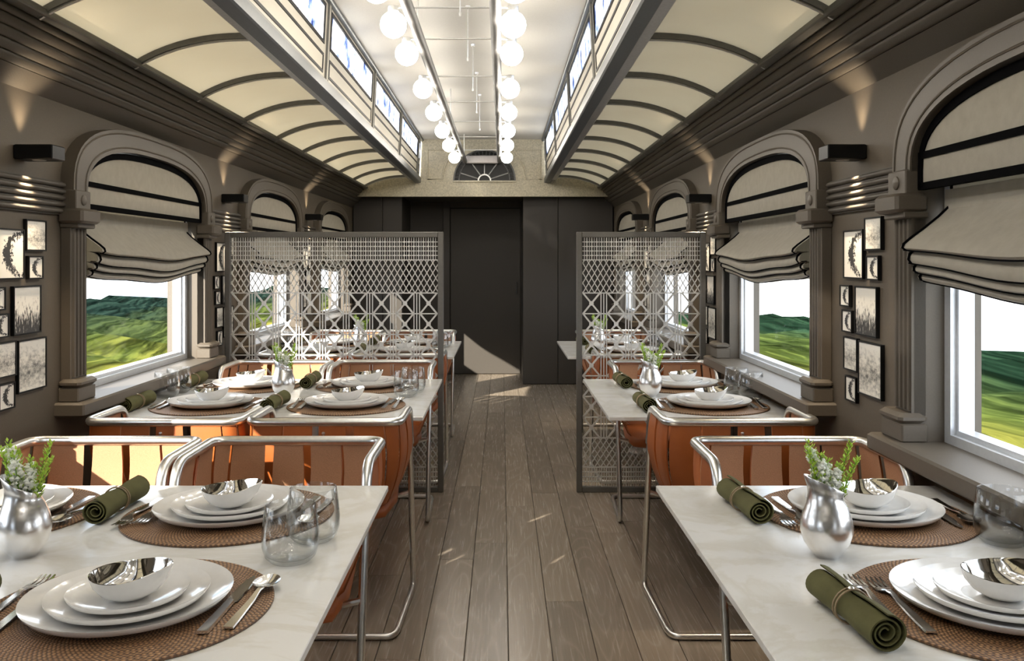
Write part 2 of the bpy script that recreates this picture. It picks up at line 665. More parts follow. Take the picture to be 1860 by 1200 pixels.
def fillet(pts, r, n=5):
    """round the inner corners of a 3D polyline"""
    P = [Vector(p) for p in pts]
    rr = r if isinstance(r, (list, tuple)) else [r] * len(P)
    out = [P[0]]
    for i in range(1, len(P) - 1):
        a, b, c = P[i - 1], P[i], P[i + 1]
        u, w = (a - b), (c - b)
        k = min(rr[i], u.length * 0.49, w.length * 0.49)
        s, e = b + u.normalized() * k, b + w.normalized() * k
        for q in range(n + 1):
            f = q / n
            out.append(s * (1 - f) ** 2 + b * 2 * f * (1 - f) + e * f * f)
    out.append(P[-1])
    return out


# ------------------------------------------------------------------ layout numbers
CX = -0.185                    # centre line of the carriage
UW = 1.275                     # half width at the wall face
WIN = [1.66 + 1.95 * k for k in range(-1, 4)]      # window centres along the carriage
YB, YE = -1.45, 8.35           # carriage from behind the camera to the bulkhead
TOP = 0.65                     # table height


def X(s, u):
    return CX + s * u


def span(s, u0, u1):
    a, b = X(s, u0), X(s, u1)
    return (a, b) if a < b else (b, a)


# ------------------------------------------------------------------ floor
floor = empty('floor')
tag(floor, 'grey-brown oak plank floor running down the aisle', 'floor', kind='structure')
MB().box(CX - UW - 0.05, CX + UW + 0.05, YB - 0.05, 9.5, -0.06, -0.007).build('subfloor', 'floor_joint', floor, 0)
PW = 0.1345
plank_me = {}
nx = int(math.ceil(2 * UW / PW))
for i in range(nx):
    xa = CX - UW + i * PW
    w = min(PW, CX + UW - xa) - 0.0022
    y = YB - random.uniform(0, 1.2)
    while y < 9.45:
        L = random.choice((1.15, 1.45, 1.8))
        y0, y1 = max(y, YB), min(y + L, 9.45)
        if y1 - y0 > 0.05:
            key = (round(w, 4), round(y1 - y0, 4))
            if key not in plank_me:
                hw, hl = w / 2, (y1 - y0 - 0.0022) / 2
                plank_me[key] = MB().bbox(-hw, hw, -hl, hl, -0.012, 0.0, 0.0012).mesh('plank', 'oak', 0)
            link('plank', plank_me[key], floor, (xa + w / 2 + 0.001, (y0 + y1) / 2, 0))
        y += L


# ------------------------------------------------------------------ arches
def arch(half, zs, zt, zb, n=28, p=2.6):
    """closed-at-base arch line from (-half, zb) over the top to (half, zb) in (dy, z)"""
    pts = [(-half, zb)]
    for i in range(n + 1):
        a = math.pi * (1 - i / n)
        c, s_ = math.cos(a), math.sin(a)
        yy = math.copysign(abs(c) ** (2 / p), c) * half
        zz = zs + (zt - zs) * abs(s_) ** (2 / p)
        pts.append((yy, zz))
    pts.append((half, zb))
    return pts


Z_SILL, Z_SPR, Z_IN, Z_OUT = 0.73, 1.43, 1.62, 1.70
HI, HO = 0.60, 0.70
IN = arch(HI, Z_SPR, Z_IN, Z_SILL)
ZC = 1.723                     # underside of the cornice

# ------------------------------------------------------------------ side walls
for s, nm, txt in ((-1, 'wall_left', 'beside the wide tables'), (1, 'wall_right', 'beside the narrow tables')):
    wl = tag(empty(nm), 'taupe carriage side wall ' + txt, 'wall', kind='structure')
    b = MB()
    xw = X(s, UW)
    zt = ZC + 0.04
    def quad(y0, z0, y1, z1):
        b.add([(xw, y0, z0), (xw, y1, z0), (xw, y1, z1), (xw, y0, z1)], [(0, 1, 2, 3)])
    quad(YB, 0, 9.45, Z_SILL)
    prev = YB
    for yc in WIN:
        quad(prev, Z_SILL, yc - HI, zt)
        prev = yc + HI
        for (a0, z0), (a1, z1) in zip(IN, IN[1:]):
            if abs(a1 - a0) > 1e-6:
                b.add([(xw, yc + a0, z0), (xw, yc + a1, z1), (xw, yc + a1, zt), (xw, yc + a0, zt)], [(0, 1, 2, 3)])
    quad(prev, Z_SILL, 9.45, zt)
    b.build('wall_face', 'wall', wl, 20)
    bb = empty('baseboard_left' if s < 0 else 'baseboard_right')
    tag(bb, 'taupe skirting board ' + txt, 'baseboard', kind='structure')
    x0, x1 = span(s, UW - 0.014, UW + 0.002)
    MB().bbox(x0, x1, YB, YE + 0.1, 0, 0.09, 0.004).build('board', 'wall', bb, 0)

# ------------------------------------------------------------------ windows with arched surrounds
def ring_rect(b, x0, x1, ya, yb, za, zb, w):
    b.box(x0, x1, ya, yb, za, za + w)
    b.box(x0, x1, ya, yb, zb - w, zb)
    b.box(x0, x1, ya, ya + w, za + w, zb - w)
    b.box(x0, x1, yb - w, yb, za + w, zb - w)


def make_window(s):
    w = empty('window')
    tag(w, 'arched window', 'window', kind='structure')
    A = arch(HO, Z_SPR, Z_OUT, 1.43, p=2.8)
    B = arch(HI, Z_SPR, Z_IN, 1.43)
    def bx(b, u0, u1, y0, y1, z0, z1, ch=0.003):
        x0, x1 = span(s, u0, u1)
        b.bbox(x0, x1, y0, y1, z0, z1, ch)
        return b
    x0, x1 = span(s, UW - 0.045, UW + 0.003)
    MB().band(A, B, 'x', x0, x1).build('arch_surround', 'surround', w, 30)
    xf = X(s, UW - 0.045)
    oc = arch(HO - 0.014, Z_SPR, Z_OUT - 0.014, 1.434, p=2.8)
    ic = arch(HI + 0.018, Z_SPR, Z_IN + 0.018, 1.434)
    MB().tube([(xf, y, z) for y, z in oc], 0.0035, 6).build('outer_bead', 'surround', w)
    MB().tube([(xf, y, z) for y, z in ic], 0.0035, 6).build('inner_bead', 'surround', w)
    # reveals
    b = MB()
    C = IN
    xa, xb = X(s, UW - 0.04), X(s, UW + 0.14)
    n = len(C)
    vs = [(xa, y, z) for y, z in C] + [(xb, y, z) for y, z in C]
    b.add(vs, [(i, i + 1, n + i + 1, n + i) for i in range(n - 1)])
    b.build('reveal', 'surround', w, 30)
    for e in (-1, 1):
        def yy(a, c):
            return (a, c) if e > 0 else (-c, -a)
        y0, y1 = yy(HI + 0.001, HO + 0.004)
        bx(MB(), UW - 0.055, UW, y0, y1, 1.372, 1.436).build('impost', 'surround', w)
        ym = (y0 + y1) / 2
        med = MB().lathe([(0, 0.006), (0.012, 0.006), (0.017, 0.003), (0.018, 0)], 20)
        med.build('medallion', 'surround', w, 40, (X(s, UW - 0.055), ym, 1.404), (0, R(-90 * s), 0))
        # capital with stepped underside
        y0, y1 = yy(HI - 0.012, HO + 0.022)
        bx(MB(), UW - 0.085, UW, y0, y1, 1.325, 1.374, 0.008).build('capital', 'surround', w)
        y0, y1 = yy(HI - 0.012, HO + 0.006)
        bx(MB(), UW - 0.065, UW, y0, y1, 1.310, 1.327, 0.003).build('capital_step', 'surround', w)
        # pilaster: flat shaft with raised reeds between flutes
        y0, y1 = yy(HI, HO)
        sh = bx(MB(), UW - 0.036, UW, y0, y1, 0.80, 1.312, 0.003).build('pilaster', 'surround', w)
        for q in range(4):
            yc = (y0 + y1) / 2 + (q - 1.5) * 0.024
            prof = [(X(s, UW - 0.035), yc - 0.008), (X(s, UW - 0.043), yc - 0.005), (X(s, UW - 0.045), yc), (X(s, UW - 0.043), yc + 0.005), (X(s, UW - 0.035), yc + 0.008)]
            MB().prism(prof, 'z', 0.815, 1.308).build('reed', 'surround', sh)
        y0, y1 = yy(HI - 0.01, HO + 0.02)
        b = bx(MB(), UW - 0.075, UW, y0, y1, 0.782, 0.810, 0.010)
        b.build('base_roll', 'surround', w)
        y0, y1 = yy(HI - 0.008, HO + 0.016)
        bx(MB(), UW - 0.068, UW, y0, y1, 0.735, 0.783, 0.004).build('base_block', 'surround', w)
    # sill
    bx(MB(), UW - 0.098, UW + 0.09, -HO - 0.04, HO + 0.04, 0.690, 0.736, 0.006).build('sill', 'surround', w)
    # aluminium frame and pane
    xa, xb = span(s, UW + 0.045, UW + 0.085)
    b = MB()
    ring_rect(b, xa, xb, -HI, HI, Z_SILL, 1.60, 0.030)
    fr = b.build('window_frame', 'aluminium', w, 0)
    xa, xb = span(s, UW + 0.060, UW + 0.100)
    b = MB()
    ring_rect(b, xa, xb, -HI + 0.030, HI - 0.030, Z_SILL + 0.030, 1.58, 0.012)
    b.build('inner_frame', 'aluminium', fr, 0)
    xa, xb = span(s, UW + 0.084, UW + 0.088)
    MB().box(xa, xb, -HI + 0.038, HI - 0.038, Z_SILL + 0.038, 1.575).build('pane', 'pane_glass', w, 0)
    return w


WNAMES = ['window behind the front seats', 'window at the front', 'second window', 'third window, behind the lattice screen', 'last window before the bulkhead']
n_w = 0
for s, side in ((-1, 'beside the wide tables'), (1, 'beside the narrow tables')):
    proto = make_window(s)
    for k, yc in enumerate(WIN):
        n_w += 1
        o = proto if k == 0 else copy_tree(proto)
        o.location = (0, yc, 0)
        o.name = 'window_%d' % n_w
        o['label'] = 'arched taupe ' + WNAMES[k] + ' ' + side


# ------------------------------------------------------------------ roman shades
def make_shade(s):
    t_ = empty('roman_shade')
    # upper arched valance panel
    vo = arch(HI - 0.004, Z_SPR, Z_IN - 0.004, 1.385)
    xa, xb = span(s, UW - 0.022, UW - 0.010)
    MB().prism(vo[::-1], 'x', xa, xb).build('valance', 'linen', t_, 20)
    vi = arch(HI - 0.026, Z_SPR, Z_IN - 0.027, 1.385)
    xa, xb = span(s, UW - 0.026, UW - 0.008)
    MB().band(vo, vi, 'x', xa, xb).build('valance_border', 'piping', t_, 20)
    for z in (1.468, 1.390):
        MB().box(xa, xb, -HI + 0.006, HI - 0.006, z - 0.009, z + 0.009).build('valance_band', 'piping', t_, 0)
    # gathered lower shade: profile (u, z) swept along the window with a swag
    prof = [(1.318, 1.470), (1.318, 1.352), (1.312, 1.338), (1.285, 1.312), (1.245, 1.280), (1.212, 1.256), (1.197, 1.243), (1.194, 1.234), (1.202, 1.229),
            (1.245, 1.233), (1.224, 1.229), (1.212, 1.217), (1.209, 1.205), (1.215, 1.196), (1.243, 1.198),
            (1.248, 1.197), (1.231, 1.194), (1.223, 1.185), (1.223, 1.177), (1.231, 1.172), (1.252, 1.174),
            (1.254, 1.172), (1.242, 1.169), (1.237, 1.161), (1.240, 1.154), (1.252, 1.150), (1.288, 1.150), (1.300, 1.170), (1.304, 1.250), (1.306, 1.38)]
    HW = 0.570
    NY = 27
    ztop, zbot = 1.40, 1.15
    def sw(z, t):
        f = max(0.0, min(1.0, (1.30 - z) / 0.10))
        return f * (-0.034 * (1 - t * t) - 0.006 * math.sin(5.2 * t + 0.6) * (1 - t ** 4))
    rows = []
    for j in range(NY):
        t = -1 + 2 * j / (NY - 1)
        rows.append([(X(s, u), t * HW, z + sw(z, t)) for u, z in prof])
    sh = MB().slab(rows, lambda i, j: Vector((0.0025 * s, 0, 0.0005))).build('shade_fabric', 'linen', t_, 50)
    for idx in (8, 13, 19, 25):
        u, z = prof[idx]
        MB().tube([(X(s, u), (-1 + 2 * j / (NY - 1)) * HW, z - 0.001 + sw(z, -1 + 2 * j / (NY - 1))) for j in range(NY)], 0.0022, 5).build('piping', 'piping', sh)
    for e in (-1, 1):
        MB().tube([(X(s, u) - 0.003 * s, e * (HW - 0.016), z) for u, z in prof[:26]], 0.0036, 5).build('edge_piping', 'piping', sh)
    return t_


for s, side in ((-1, 'beside the wide tables'), (1, 'beside the narrow tables')):
    proto = make_shade(s)
    for k, yc in enumerate(WIN):
        o = proto if k == 0 else copy_tree(proto)
        o.location = (0, yc, 0)
        tag(o, 'black-piped linen roman shade in the ' + ['unseen nearest', 'front', 'second', 'third', 'last'][k] + ' arched window ' + side, 'roman shade', 'roman shades')

# ------------------------------------------------------------------ cornice, belt ribs
for s, side, nm in ((-1, 'above the wide tables', 'trim_1'), (1, 'above the narrow tables', 'trim_2')):
    c = tag(empty(nm), 'ridged taupe cornice ' + side, 'cornice', kind='structure')
    P0, P1 = Vector((1.277, 1.723)), Vector((1.128, 1.884))
    dv = P1 - P0
    nv = Vector((-dv.y, dv.x)).normalized()
    if nv.x > 0:
        nv = -nv                # towards the room and down
    cuts = [0.0, 0.30, 0.45, 0.60, 0.75, 0.90, 1.0]
    for a, b_ in zip(cuts, cuts[1:]):
        bulge = 0.008
        poly = []
        for q in range(9):
            f = q / 8
            pp = P0 + dv * (a + (b_ - a) * f)
            h = bulge * (math.sin(math.pi * f) ** 0.4 if 0 < q < 8 else 0)
            if a == 0:
                h = 0.003
            pp = pp + nv * h
            poly.append((X(s, pp.x), pp.y))
        e = P0 + dv * b_ - nv * 0.02
        g = P0 + dv * a - nv * 0.02
        poly += [(X(s, e.x), e.y), (X(s, g.x), g.y)]
        if s > 0:
            poly = poly[::-1]
        MB().prism(poly, 'y', YB, YE + 0.6).build('cornice_board', 'cornice', c, 50)
    x0, x1 = span(s, 1.088, 1.150)
    MB().bbox(x0, x1, YB, YE, 1.886, 1.908, 0.004).build('top_rail', 'rail_grey', c, 0)

n_t = 2
PANELS = []
for s, side in ((-1, 'wide'), (1, 'narrow')):
    for k in range(1, 4):
        ya, yb = WIN[k] + HO + 0.004, WIN[k + 1] - HO - 0.004
        PANELS.append((s, side, k, ya, yb))
        n_t += 1
        tr = tag(empty('trim_%d' % n_t), 'taupe ribbed wall band under the %s sconce on the %s-table wall' % (['', 'front', 'middle', 'rear'][k], side), 'moulding', kind='structure')
        x0, x1 = span(s, UW - 0.010, UW + 0.002)
        MB().box(x0, x1, ya, yb, 1.352, 1.462).build('band_board', 'cornice', tr, 0)
        for q in range(5):
            zc = 1.364 + q * 0.0215
            poly = []
            for w in range(9):
                a = math.pi * w / 8
                poly.append((X(s, UW - 0.008 - 0.014 * math.sin(a)), zc - 0.009 * math.cos(a)))
            MB().prism(poly, 'y', ya, yb).build('rib', 'cornice', tr, 50)

# ------------------------------------------------------------------ vaulted side ceilings
ceiling = tag(empty('ceiling'), 'cream vaulted carriage ceiling with a raised clerestory', 'ceiling', kind='structure')
VC = []
for q in range(11):
    f = q / 10
    # quadratic through measured points (u,z)
    a0, a1, a2 = Vector((1.115, 1.900)), Vector((0.935, 2.010)), Vector((0.680, 2.000))
    pt = a0 * (1 - f) ** 2 + a1 * 2 * f * (1 - f) + a2 * f * f
    VC.append(pt)
RIBS = [1.837 + 0.64 * k for k in range(-5, 11)]
RIBS = [y for y in RIBS if YB < y < YE - 0.1]
edges = [YB] + RIBS + [YE]
for s in (-1, 1):
    pm = {}
    for ya, yb in zip(edges, edges[1:]):
        key = round(yb - ya, 3)
        if key not in pm:
            hl = (yb - ya) / 2
            rows = [[(X(s, p.x), y, p.y + 0.004) for p in VC] for y in (-hl, hl)]
            pm[key] = MB().slab(rows, lambda i, j: Vector((0, 0, 0.012))).mesh('ceiling_panel', 'vault_added_glow', 30)
        link('ceiling_panel', pm[key], ceiling, (0, (ya + yb) / 2, 0))
    lo = [(X(s, p.x), p.y - 0.016) for p in VC]
    hi = [(X(s, p.x), p.y + 0.010) for p in VC]
    rib_me = MB().band(lo, hi, 'y', -0.013, 0.013).mesh('ceiling_rib', 'rail_grey', 30)
    lo2 = [(X(s, p.x), p.y - 0.022) for p in VC]
    hi2 = [(X(s, p.x), p.y - 0.015) for p in VC]
    bead_me = MB().band(lo2, hi2, 'y', -0.005, 0.005).mesh('rib_bead', 'rail_silver', 30)
    for y in RIBS:
        r_ = link('ceiling_rib', rib_me, ceiling, (0, y, 0))
        link('rib_bead', bead_me, r_)
# upper flat ceiling
x0, x1 = CX - 0.62, CX + 0.62
MB().box(x0, x1, YB, YE + 0.05, 2.352, 2.40).build('upper_ceiling', 'ceiling_white', ceiling, 0)

# ------------------------------------------------------------------ clerestory sides
BAY = [1.1 + 1.4 * k for k in range(-2, 6)]
BAY = [YB] + [y for y in BAY if YB + 0.2 < y < YE - 0.1] + [YE]
for s, side, nm in ((-1, 'over the wide tables', 'wall_clerestory_left'), (1, 'over the narrow tables', 'wall_clerestory_right')):
    cl = tag(empty(nm), 'cream clerestory side with art glass panes ' + side, 'wall', kind='structure')
    def US(z):
        return 0.600 - (z - 1.97) * 0.05
    # rails along the foot
    x0, x1 = span(s, 0.640, 0.700)
    MB().bbox(x0, x1, YB, YE, 1.965, 2.006, 0.006).build('foot_rail', 'rail_silver', cl, 0)
    x0, x1 = span(s, 0.583, 0.645)
    MB().bbox(x0, x1, YB, YE, 1.940, 1.990, 0.006).build('lower_rail', 'rail_dark', cl, 0)
    x0, x1 = span(s, 0.590, 0.650)
    MB().bbox(x0, x1, YB, YE, 1.985, 2.004, 0.004).build('ledge', 'rail_grey', cl, 0)
    x0, x1 = span(s, 0.558, 0.590)
    MB().bbox(x0, x1, YB, YE, 2.334, 2.356, 0.004).build('head_rail', 'rail_dark', cl, 0)
    def sheet(b, ya, yb, za, zb, du=0.0, th=0.006):
        vs = []
        for z in (za, zb):
            for y in (ya, yb):
                for d_ in (0, th):
                    vs.append((X(s, US(z) - du + d_), y, z))
        b.add(vs, [(0, 2, 6, 4), (1, 5, 7, 3), (0, 1, 3, 2), (4, 6, 7, 5), (0, 4, 5, 1), (2, 3, 7, 6)])
        return b
    def frame(b, ya, yb, za, zb, w, du, th):
        sheet(b, ya, yb, za, za + w, du, th)
        sheet(b, ya, yb, zb - w, zb, du, th)
        sheet(b, ya, ya + w, za + w, zb - w, du, th)
        sheet(b, yb - w, yb, za + w, zb - w, du, th)
        return b
    for y in BAY[1:-1]:
        sheet(MB(), y - 0.016, y + 0.016, 2.0, 2.345, 0.008, 0.016).build('divider', 'clerestory', cl, 0)
        for e in (-1, 1):
            sheet(MB(), y + e * 0.017 - 0.004, y + e * 0.017 + 0.004, 2.0, 2.345, 0.010, 0.012).build('divider_bead', 'rail_grey', cl, 0)
    for ya, yb in zip(BAY, BAY[1:]):
        y0, y1 = ya + 0.02, yb - 0.02
        b = MB()
        sheet(b, y0, y1, 2.0, 2.150)
        sheet(b, y0, y1, 2.315, 2.345)
        sheet(b, y0, y0 + 0.05, 2.150, 2.315)
        sheet(b, y1 - 0.05, y1, 2.150, 2.315)
        b.build('bay_panel', 'clerestory', cl, 0)
        frame(MB(), y0 + 0.045, y1 - 0.045, 2.145, 2.320, 0.014, 0.004, 0.010).build('pane_frame', 'black_line', cl, 0)
        sheet(MB(), y0 + 0.05, y1 - 0.05, 2.150, 2.315, -0.002, 0.003).build('art_pane', 'art_glass', cl, 0)
        frame(MB(), y0 + 0.045, y1 - 0.045, 2.020, 2.105, 0.012, 0.003, 0.006).build('panel_outline', 'black_line', cl, 0)
    # glazing to the sky is the pane itself; the roof strip behind the foot rail
# ------------------------------------------------------------------ bulkhead with the fanlight
bulk = tag(empty('wall_bulkhead'), 'cream stone-textured bulkhead closing the end of the clerestory', 'wall', kind='structure')
prof = []
for p_ in VC:
    prof.append((X(-1, p_.x), p_.y + 0.012))
prof += [(X(-1, 0.60), 2.0), (X(-1, 0.58), 2.352), (X(1, 0.58), 2.352), (X(1, 0.60), 2.0)]
for p_ in VC[::-1]:
    prof.append((X(1, p_.x), p_.y + 0.012))
FX, FZ, FR = -0.167, 1.960, 0.290
base_z = 1.812
lower = [(X(1, 1.22), 1.86), (X(1, 1.22), base_z), (X(-1, 1.22), base_z), (X(-1, 1.22), 1.86)]
MB().prism([(x, z) for x, z in prof + lower], 'y', YE, YE + 0.05).build('bulkhead_face', 'stone_cream', bulk, 0)
for e in (-1, 1):
    xo, xi = FX + e * 0.540, FX + e * 0.330
    pts = [(xo, 2.255), (xo, 1.975), (FX + e * 0.400, 1.975)]
    for q in range(1, 7):
        a = R(8 + q * 9)
        pts.append((FX + e * 0.40 * math.cos(a), 1.96 + 0.40 * math.sin(a)))
    pts += [(FX + e * 0.20, 2.255)]
    MB().tube([(x, YE - 0.004, z) for x, z in pts], 0.010, 6, closed=True).build('panel_moulding', 'stone_cream', bulk, 40)
fan = tag(empty('window_fanlight'), 'black semicircular fanlight with radiating iron spokes in the bulkhead', 'window', kind='structure')
half = [(FX + FR * math.cos(math.pi * q / 32), FZ + FR * math.sin(math.pi * q / 32)) for q in range(33)]
MB().prism(half, 'y', YE - 0.008, YE + 0.002).build('fan_pane', 'black', fan, 0)
def half_ring(r0, r1):
    a = [(FX + r1 * math.cos(math.pi * q / 32), FZ + r1 * math.sin(math.pi * q / 32)) for q in range(33)]
    b = [(FX + r0 * math.cos(math.pi * q / 32), FZ + r0 * math.sin(math.pi * q / 32)) for q in range(33)]
    return MB().band(a, b, 'y', YE - 0.022, YE - 0.006)
half_ring(0.282, 0.296).build('outer_rim', 'iron', fan, 30)
half_ring(0.236, 0.244).build('middle_rim', 'iron', fan, 30)
half_ring(0.052, 0.064).build('hub_rim', 'rail_silver', fan, 30)
for q in range(24):
    a = math.pi * (q + 0.5) / 24
    MB().tube([(FX + r * math.cos(a), YE - 0.014, FZ + r * math.sin(a)) for r in (0.242, 0.284)], 0.005, 5).build('tooth', 'iron', fan)
for q in range(5):
    a = math.pi * (q + 0.5) / 5
    MB().tube([(FX + r * math.cos(a), YE - 0.014, FZ + r * math.sin(a)) for r in (0.06, 0.24)], 0.006, 5).build('spoke', 'rail_silver', fan)
MB().box(FX - 0.30, FX + 0.30, YE - 0.02, YE, FZ - 0.012, FZ + 0.002).build('fan_sill', 'stone_cream', fan, 0)

# ------------------------------------------------------------------ dark vestibule beyond the bulkhead
YF, YR = 8.57, 9.37
back = tag(empty('wall_back'), 'dark end wall of the vestibule', 'wall', kind='structure')
MB().box(CX - UW, CX + UW, YR, YR + 0.05, 0, 1.95).build('end_face', 'door_dark', back, 0)
MB().box(CX - UW, CX + UW, YE + 0.02, YR + 0.05, 1.83, 1.95).build('vestibule_ceiling', 'dark_panel', back, 0)
dr = tag(empty('door_1'), 'dark brown textured end door with a shaded frame', 'door', kind='structure')
MB().bbox(-0.548, 0.195, YR - 0.022, YR - 0.002, 0.005, 1.76, 0.004).build('door_leaf', 'door_dark', dr, 0)
MB().bbox(-0.627, -0.552, YR - 0.05, YR - 0.001, 0, 1.83, 0.004).build('door_post', 'dark_panel', dr, 0)
MB().box(-0.55, 0.21, YR - 0.05, YR - 0.001, 1.765, 1.83).build('door_head', 'dark_panel', dr, 0)
MB().bbox(0.145, 0.160, YR - 0.050, YR - 0.022, 0.85, 0.98, 0.004).build('door_handle', 'iron', dr, 0)
for x0, x1, lab in ((CX - UW + 0.012, -0.974, 'behind the lattice screen of the wide tables'), (0.203, CX + UW - 0.012, 'at the end of the narrow tables')):
    cb = tag(empty('tall_cabinet', ((x0 + x1) / 2, YF, 0)), 'tall dark brown built-in cabinet ' + lab, 'cabinet')
    w = (x1 - x0) / 2
    MB().box(-w, w, 0.02, YR - YF - 0.003, 0.0, 1.828).build('carcass', 'dark_panel', cb, 0)
    split = 0.39 if x0 > 0 else 0.60
    xs = -w + 2 * w * split
    MB().bbox(-w, xs - 0.002, 0, 0.019, 0.006, 1.826, 0.003).build('door', 'dark_panel', cb, 0)
    MB().bbox(xs + 0.002, w, 0, 0.019, 0.006, 1.826, 0.003).build('door', 'dark_panel', cb, 0)
# wall behind the camera
rw = tag(empty('wall_rear'), 'taupe partition wall at the near end of the carriage', 'wall', kind='structure')
MB().box(CX - UW, CX + UW, YB - 0.04, YB, 0, 1.95).build('partition', 'rear_wall', rw, 0)
MB().box(CX - 1.2, CX + 1.2, YB - 0.04, YB, 1.95, 2.40).build('partition_head', 'cream', rw, 0)

# ------------------------------------------------------------------ outside: grassland both sides
def terrain(s, top, x_max, name, mat, label):
    """ground falling away from the line and rising to a ridge; heights in metres below the eye"""
    rows = []
    xs = [3.2, 4.2, 5.5, 7, 9, 11.5, 14.5, 18, 22, 27, 33, 40, 48, 58, 70, 85]
    xs = [x for x in xs if x <= x_max]
    ys = [-14 + i * 2.0 for i in range(90)]
    rnd = random.Random(5 + s)
    ph = [rnd.uniform(0, 6.28) for _ in range(8)]
    for x in xs:
        f = (x - 3.2) / (x_max - 3.2)
        row = []
        for y in ys:
            r = (math.atan2(y, x))
            ridge = top(y / x)
            slope = 0.62 * (1 - f) ** 2.2 + ridge * (1 - (1 - f) ** 2.2)
            z = 1.2 - slope * x
            z += 0.012 * x * math.sin(0.35 * y + ph[0] + 0.4 * x) * (0.3 + f) * 0.4 + 0.006 * x * math.sin(0.9 * y + ph[1])
            row.append((s * x + CX, y, z))
        rows.append(row)
    # back of the ridge drops away
    rows.append([(p[0] + s * 25, p[1], p[2] - 14) for p in rows[-1]])
    o = MB().grid(rows if s < 0 else [r[::-1] for r in rows]).build(name, mat, None, 60)
    tag(o, label, 'hillside', kind='structure')


def top_left(q):
    # slope below the eye of the ridge line as a function of bearing (y/x)
    px = 912 - 1600 / max(q, 0.4)
    pts = [(-3000, 0.10), (-400, 0.085), (147, 0.098), (200, 0.080), (245, 0.115), (285, 0.190), (312, 0.140), (345, 0.105), (420, 0.13), (470, 0.13), (500, 0.115), (560, 0.14), (700, 0.16), (900, 0.18)]
    for (a, b), (c, d) in zip(pts, pts[1:]):
        if a <= px <= c:
            return b + (d - b) * (px - a) / (c - a)
    return pts[-1][1]


def top_right(q):
    px = 912 + 1600 / max(q, 0.4)
    pts = [(920, 0.34), (1150, 0.32), (1250, 0.28), (1345, 0.262), (1400, 0.205), (1440, 0.186), (1480, 0.178), (1560, 0.17), (1700, 0.23), (1755, 0.22), (1800, 0.205), (1860, 0.172), (2200, 0.15), (5000, 0.16)]
    for (a, b), (c, d) in zip(pts, pts[1:]):
        if a <= px <= c:
            return b + (d - b) * (px - a) / (c - a)
    return pts[-1][1]


terrain(-1, top_left, 40, 'hillside_meadow', 'meadow_a', 'green grassland and dark wooded hills outside the wide-table windows')
terrain(1, top_right, 18, 'hillside_meadow', 'meadow_b', 'rolling green hillside outside the narrow-table windows')

# ------------------------------------------------------------------ ceiling lights
DX = 0.160
for s, side in ((-1, 'towards the wide tables'), (1, 'towards the narrow tables')):
    d_ = tag(empty('ceiling_conduit', (CX + s * DX, 0, 2.13)), 'long grey metal ceiling tube carrying the globe lamps ' + side, 'tube', 'ceiling tubes')
    MB().tube([(0, YB + 0.05, 0), (0, 8.22, 0)], 0.0215, 16).build('tube', 'duct', d_, 40)
    for y in (3.6, 5.9, 8.0):
        MB().tube([(0, y, 0.018), (0, y, 0.222)], 0.004, 6).build('hanger', 'steel', d_)
cb_ = tag(empty('cross_beam', (CX, 8.22, 2.13)), 'pale metal cross beam joining the two ceiling tubes above the fanlight', 'beam')
MB().bbox(-0.15, 0.15, -0.035, 0.035, -0.022, 0.052, 0.006).build('beam', 'lilac_metal', cb_, 0)
GY = [-0.22, 0.55, 1.33, 2.10, 2.88, 3.33, 3.80, 4.57, 5.30, 6.05, 6.80, 7.60]
GX = 0.226
ORD = ['first', 'second', 'third', 'fourth', 'fifth', 'sixth', 'seventh', 'eighth']
globe_me = MB().lathe([(0, -0.050)] + [(0.050 * math.sin(math.pi * q / 12), -0.050 * math.cos(math.pi * q / 12)) for q in range(1, 12)] + [(0, 0.050)], 24).mesh('globe', 'lit_globe', 60)
cap_me = MB().lathe([(0, 0.070), (0.020, 0.070), (0.021, 0.066), (0.021, 0.050), (0.016, 0.048), (0, 0.048)], 18).mesh('lamp_cap', 'steel', 40)
rod_me = MB().tube([(-GX, 0, 0), (GX, 0, 0)], 0.0035, 6).mesh('rod', 'steel')
for i, y in enumerate(GY):
    k = i - 4
    for s, side in ((-1, 'wide-table'), (1, 'narrow-table')):
        g = empty('globe_lamp', (CX + s * GX, y, 2.093))
        if k >= 0:
            lab = 'glowing white globe lamp, %s from the front in the %s ceiling row' % (ORD[k], side)
        else:
            lab = 'white globe lamp in the %s row, %s one outside the picture' % (side, ORD[-k - 1])
        tag(g, lab, 'lamp', 'ceiling globe lamps')
        link('globe', globe_me, g)
        link('lamp_cap', cap_me, g)
    rd = link('cross_rod', rod_me, None, (CX, y, 2.158))
    tag(rd, 'thin metal rod joining the %s pair of globe lamps' % (ORD[k] if k >= 0 else 'unseen ' + ORD[-k - 1]), 'rod', 'lamp cross rods')
for i, y in enumerate((3.25, 3.98, 4.68, 5.38, 6.09)):
    r_ = empty('suspension_rod', (CX + 0.03, y, 2.352))
    tag(r_, 'thin vertical ceiling rod, %s from the front, between the ceiling tubes' % ORD[i], 'rod', 'ceiling suspension rods')
    MB().tube([(0, 0, 0), (0, 0, -0.235)], 0.0025, 6).build('rod', 'steel', r_)
    MB().lathe([(0, 0), (0.012, 0), (0.010, -0.010), (0.004, -0.014), (0, -0.014)], 14).build('ceiling_cap', 'steel', r_)
    MB().lathe([(0, -0.250), (0.004, -0.248), (0.005, -0.238), (0.0025, -0.232), (0, -0.232)], 10).build('end_cap', 'steel', r_)

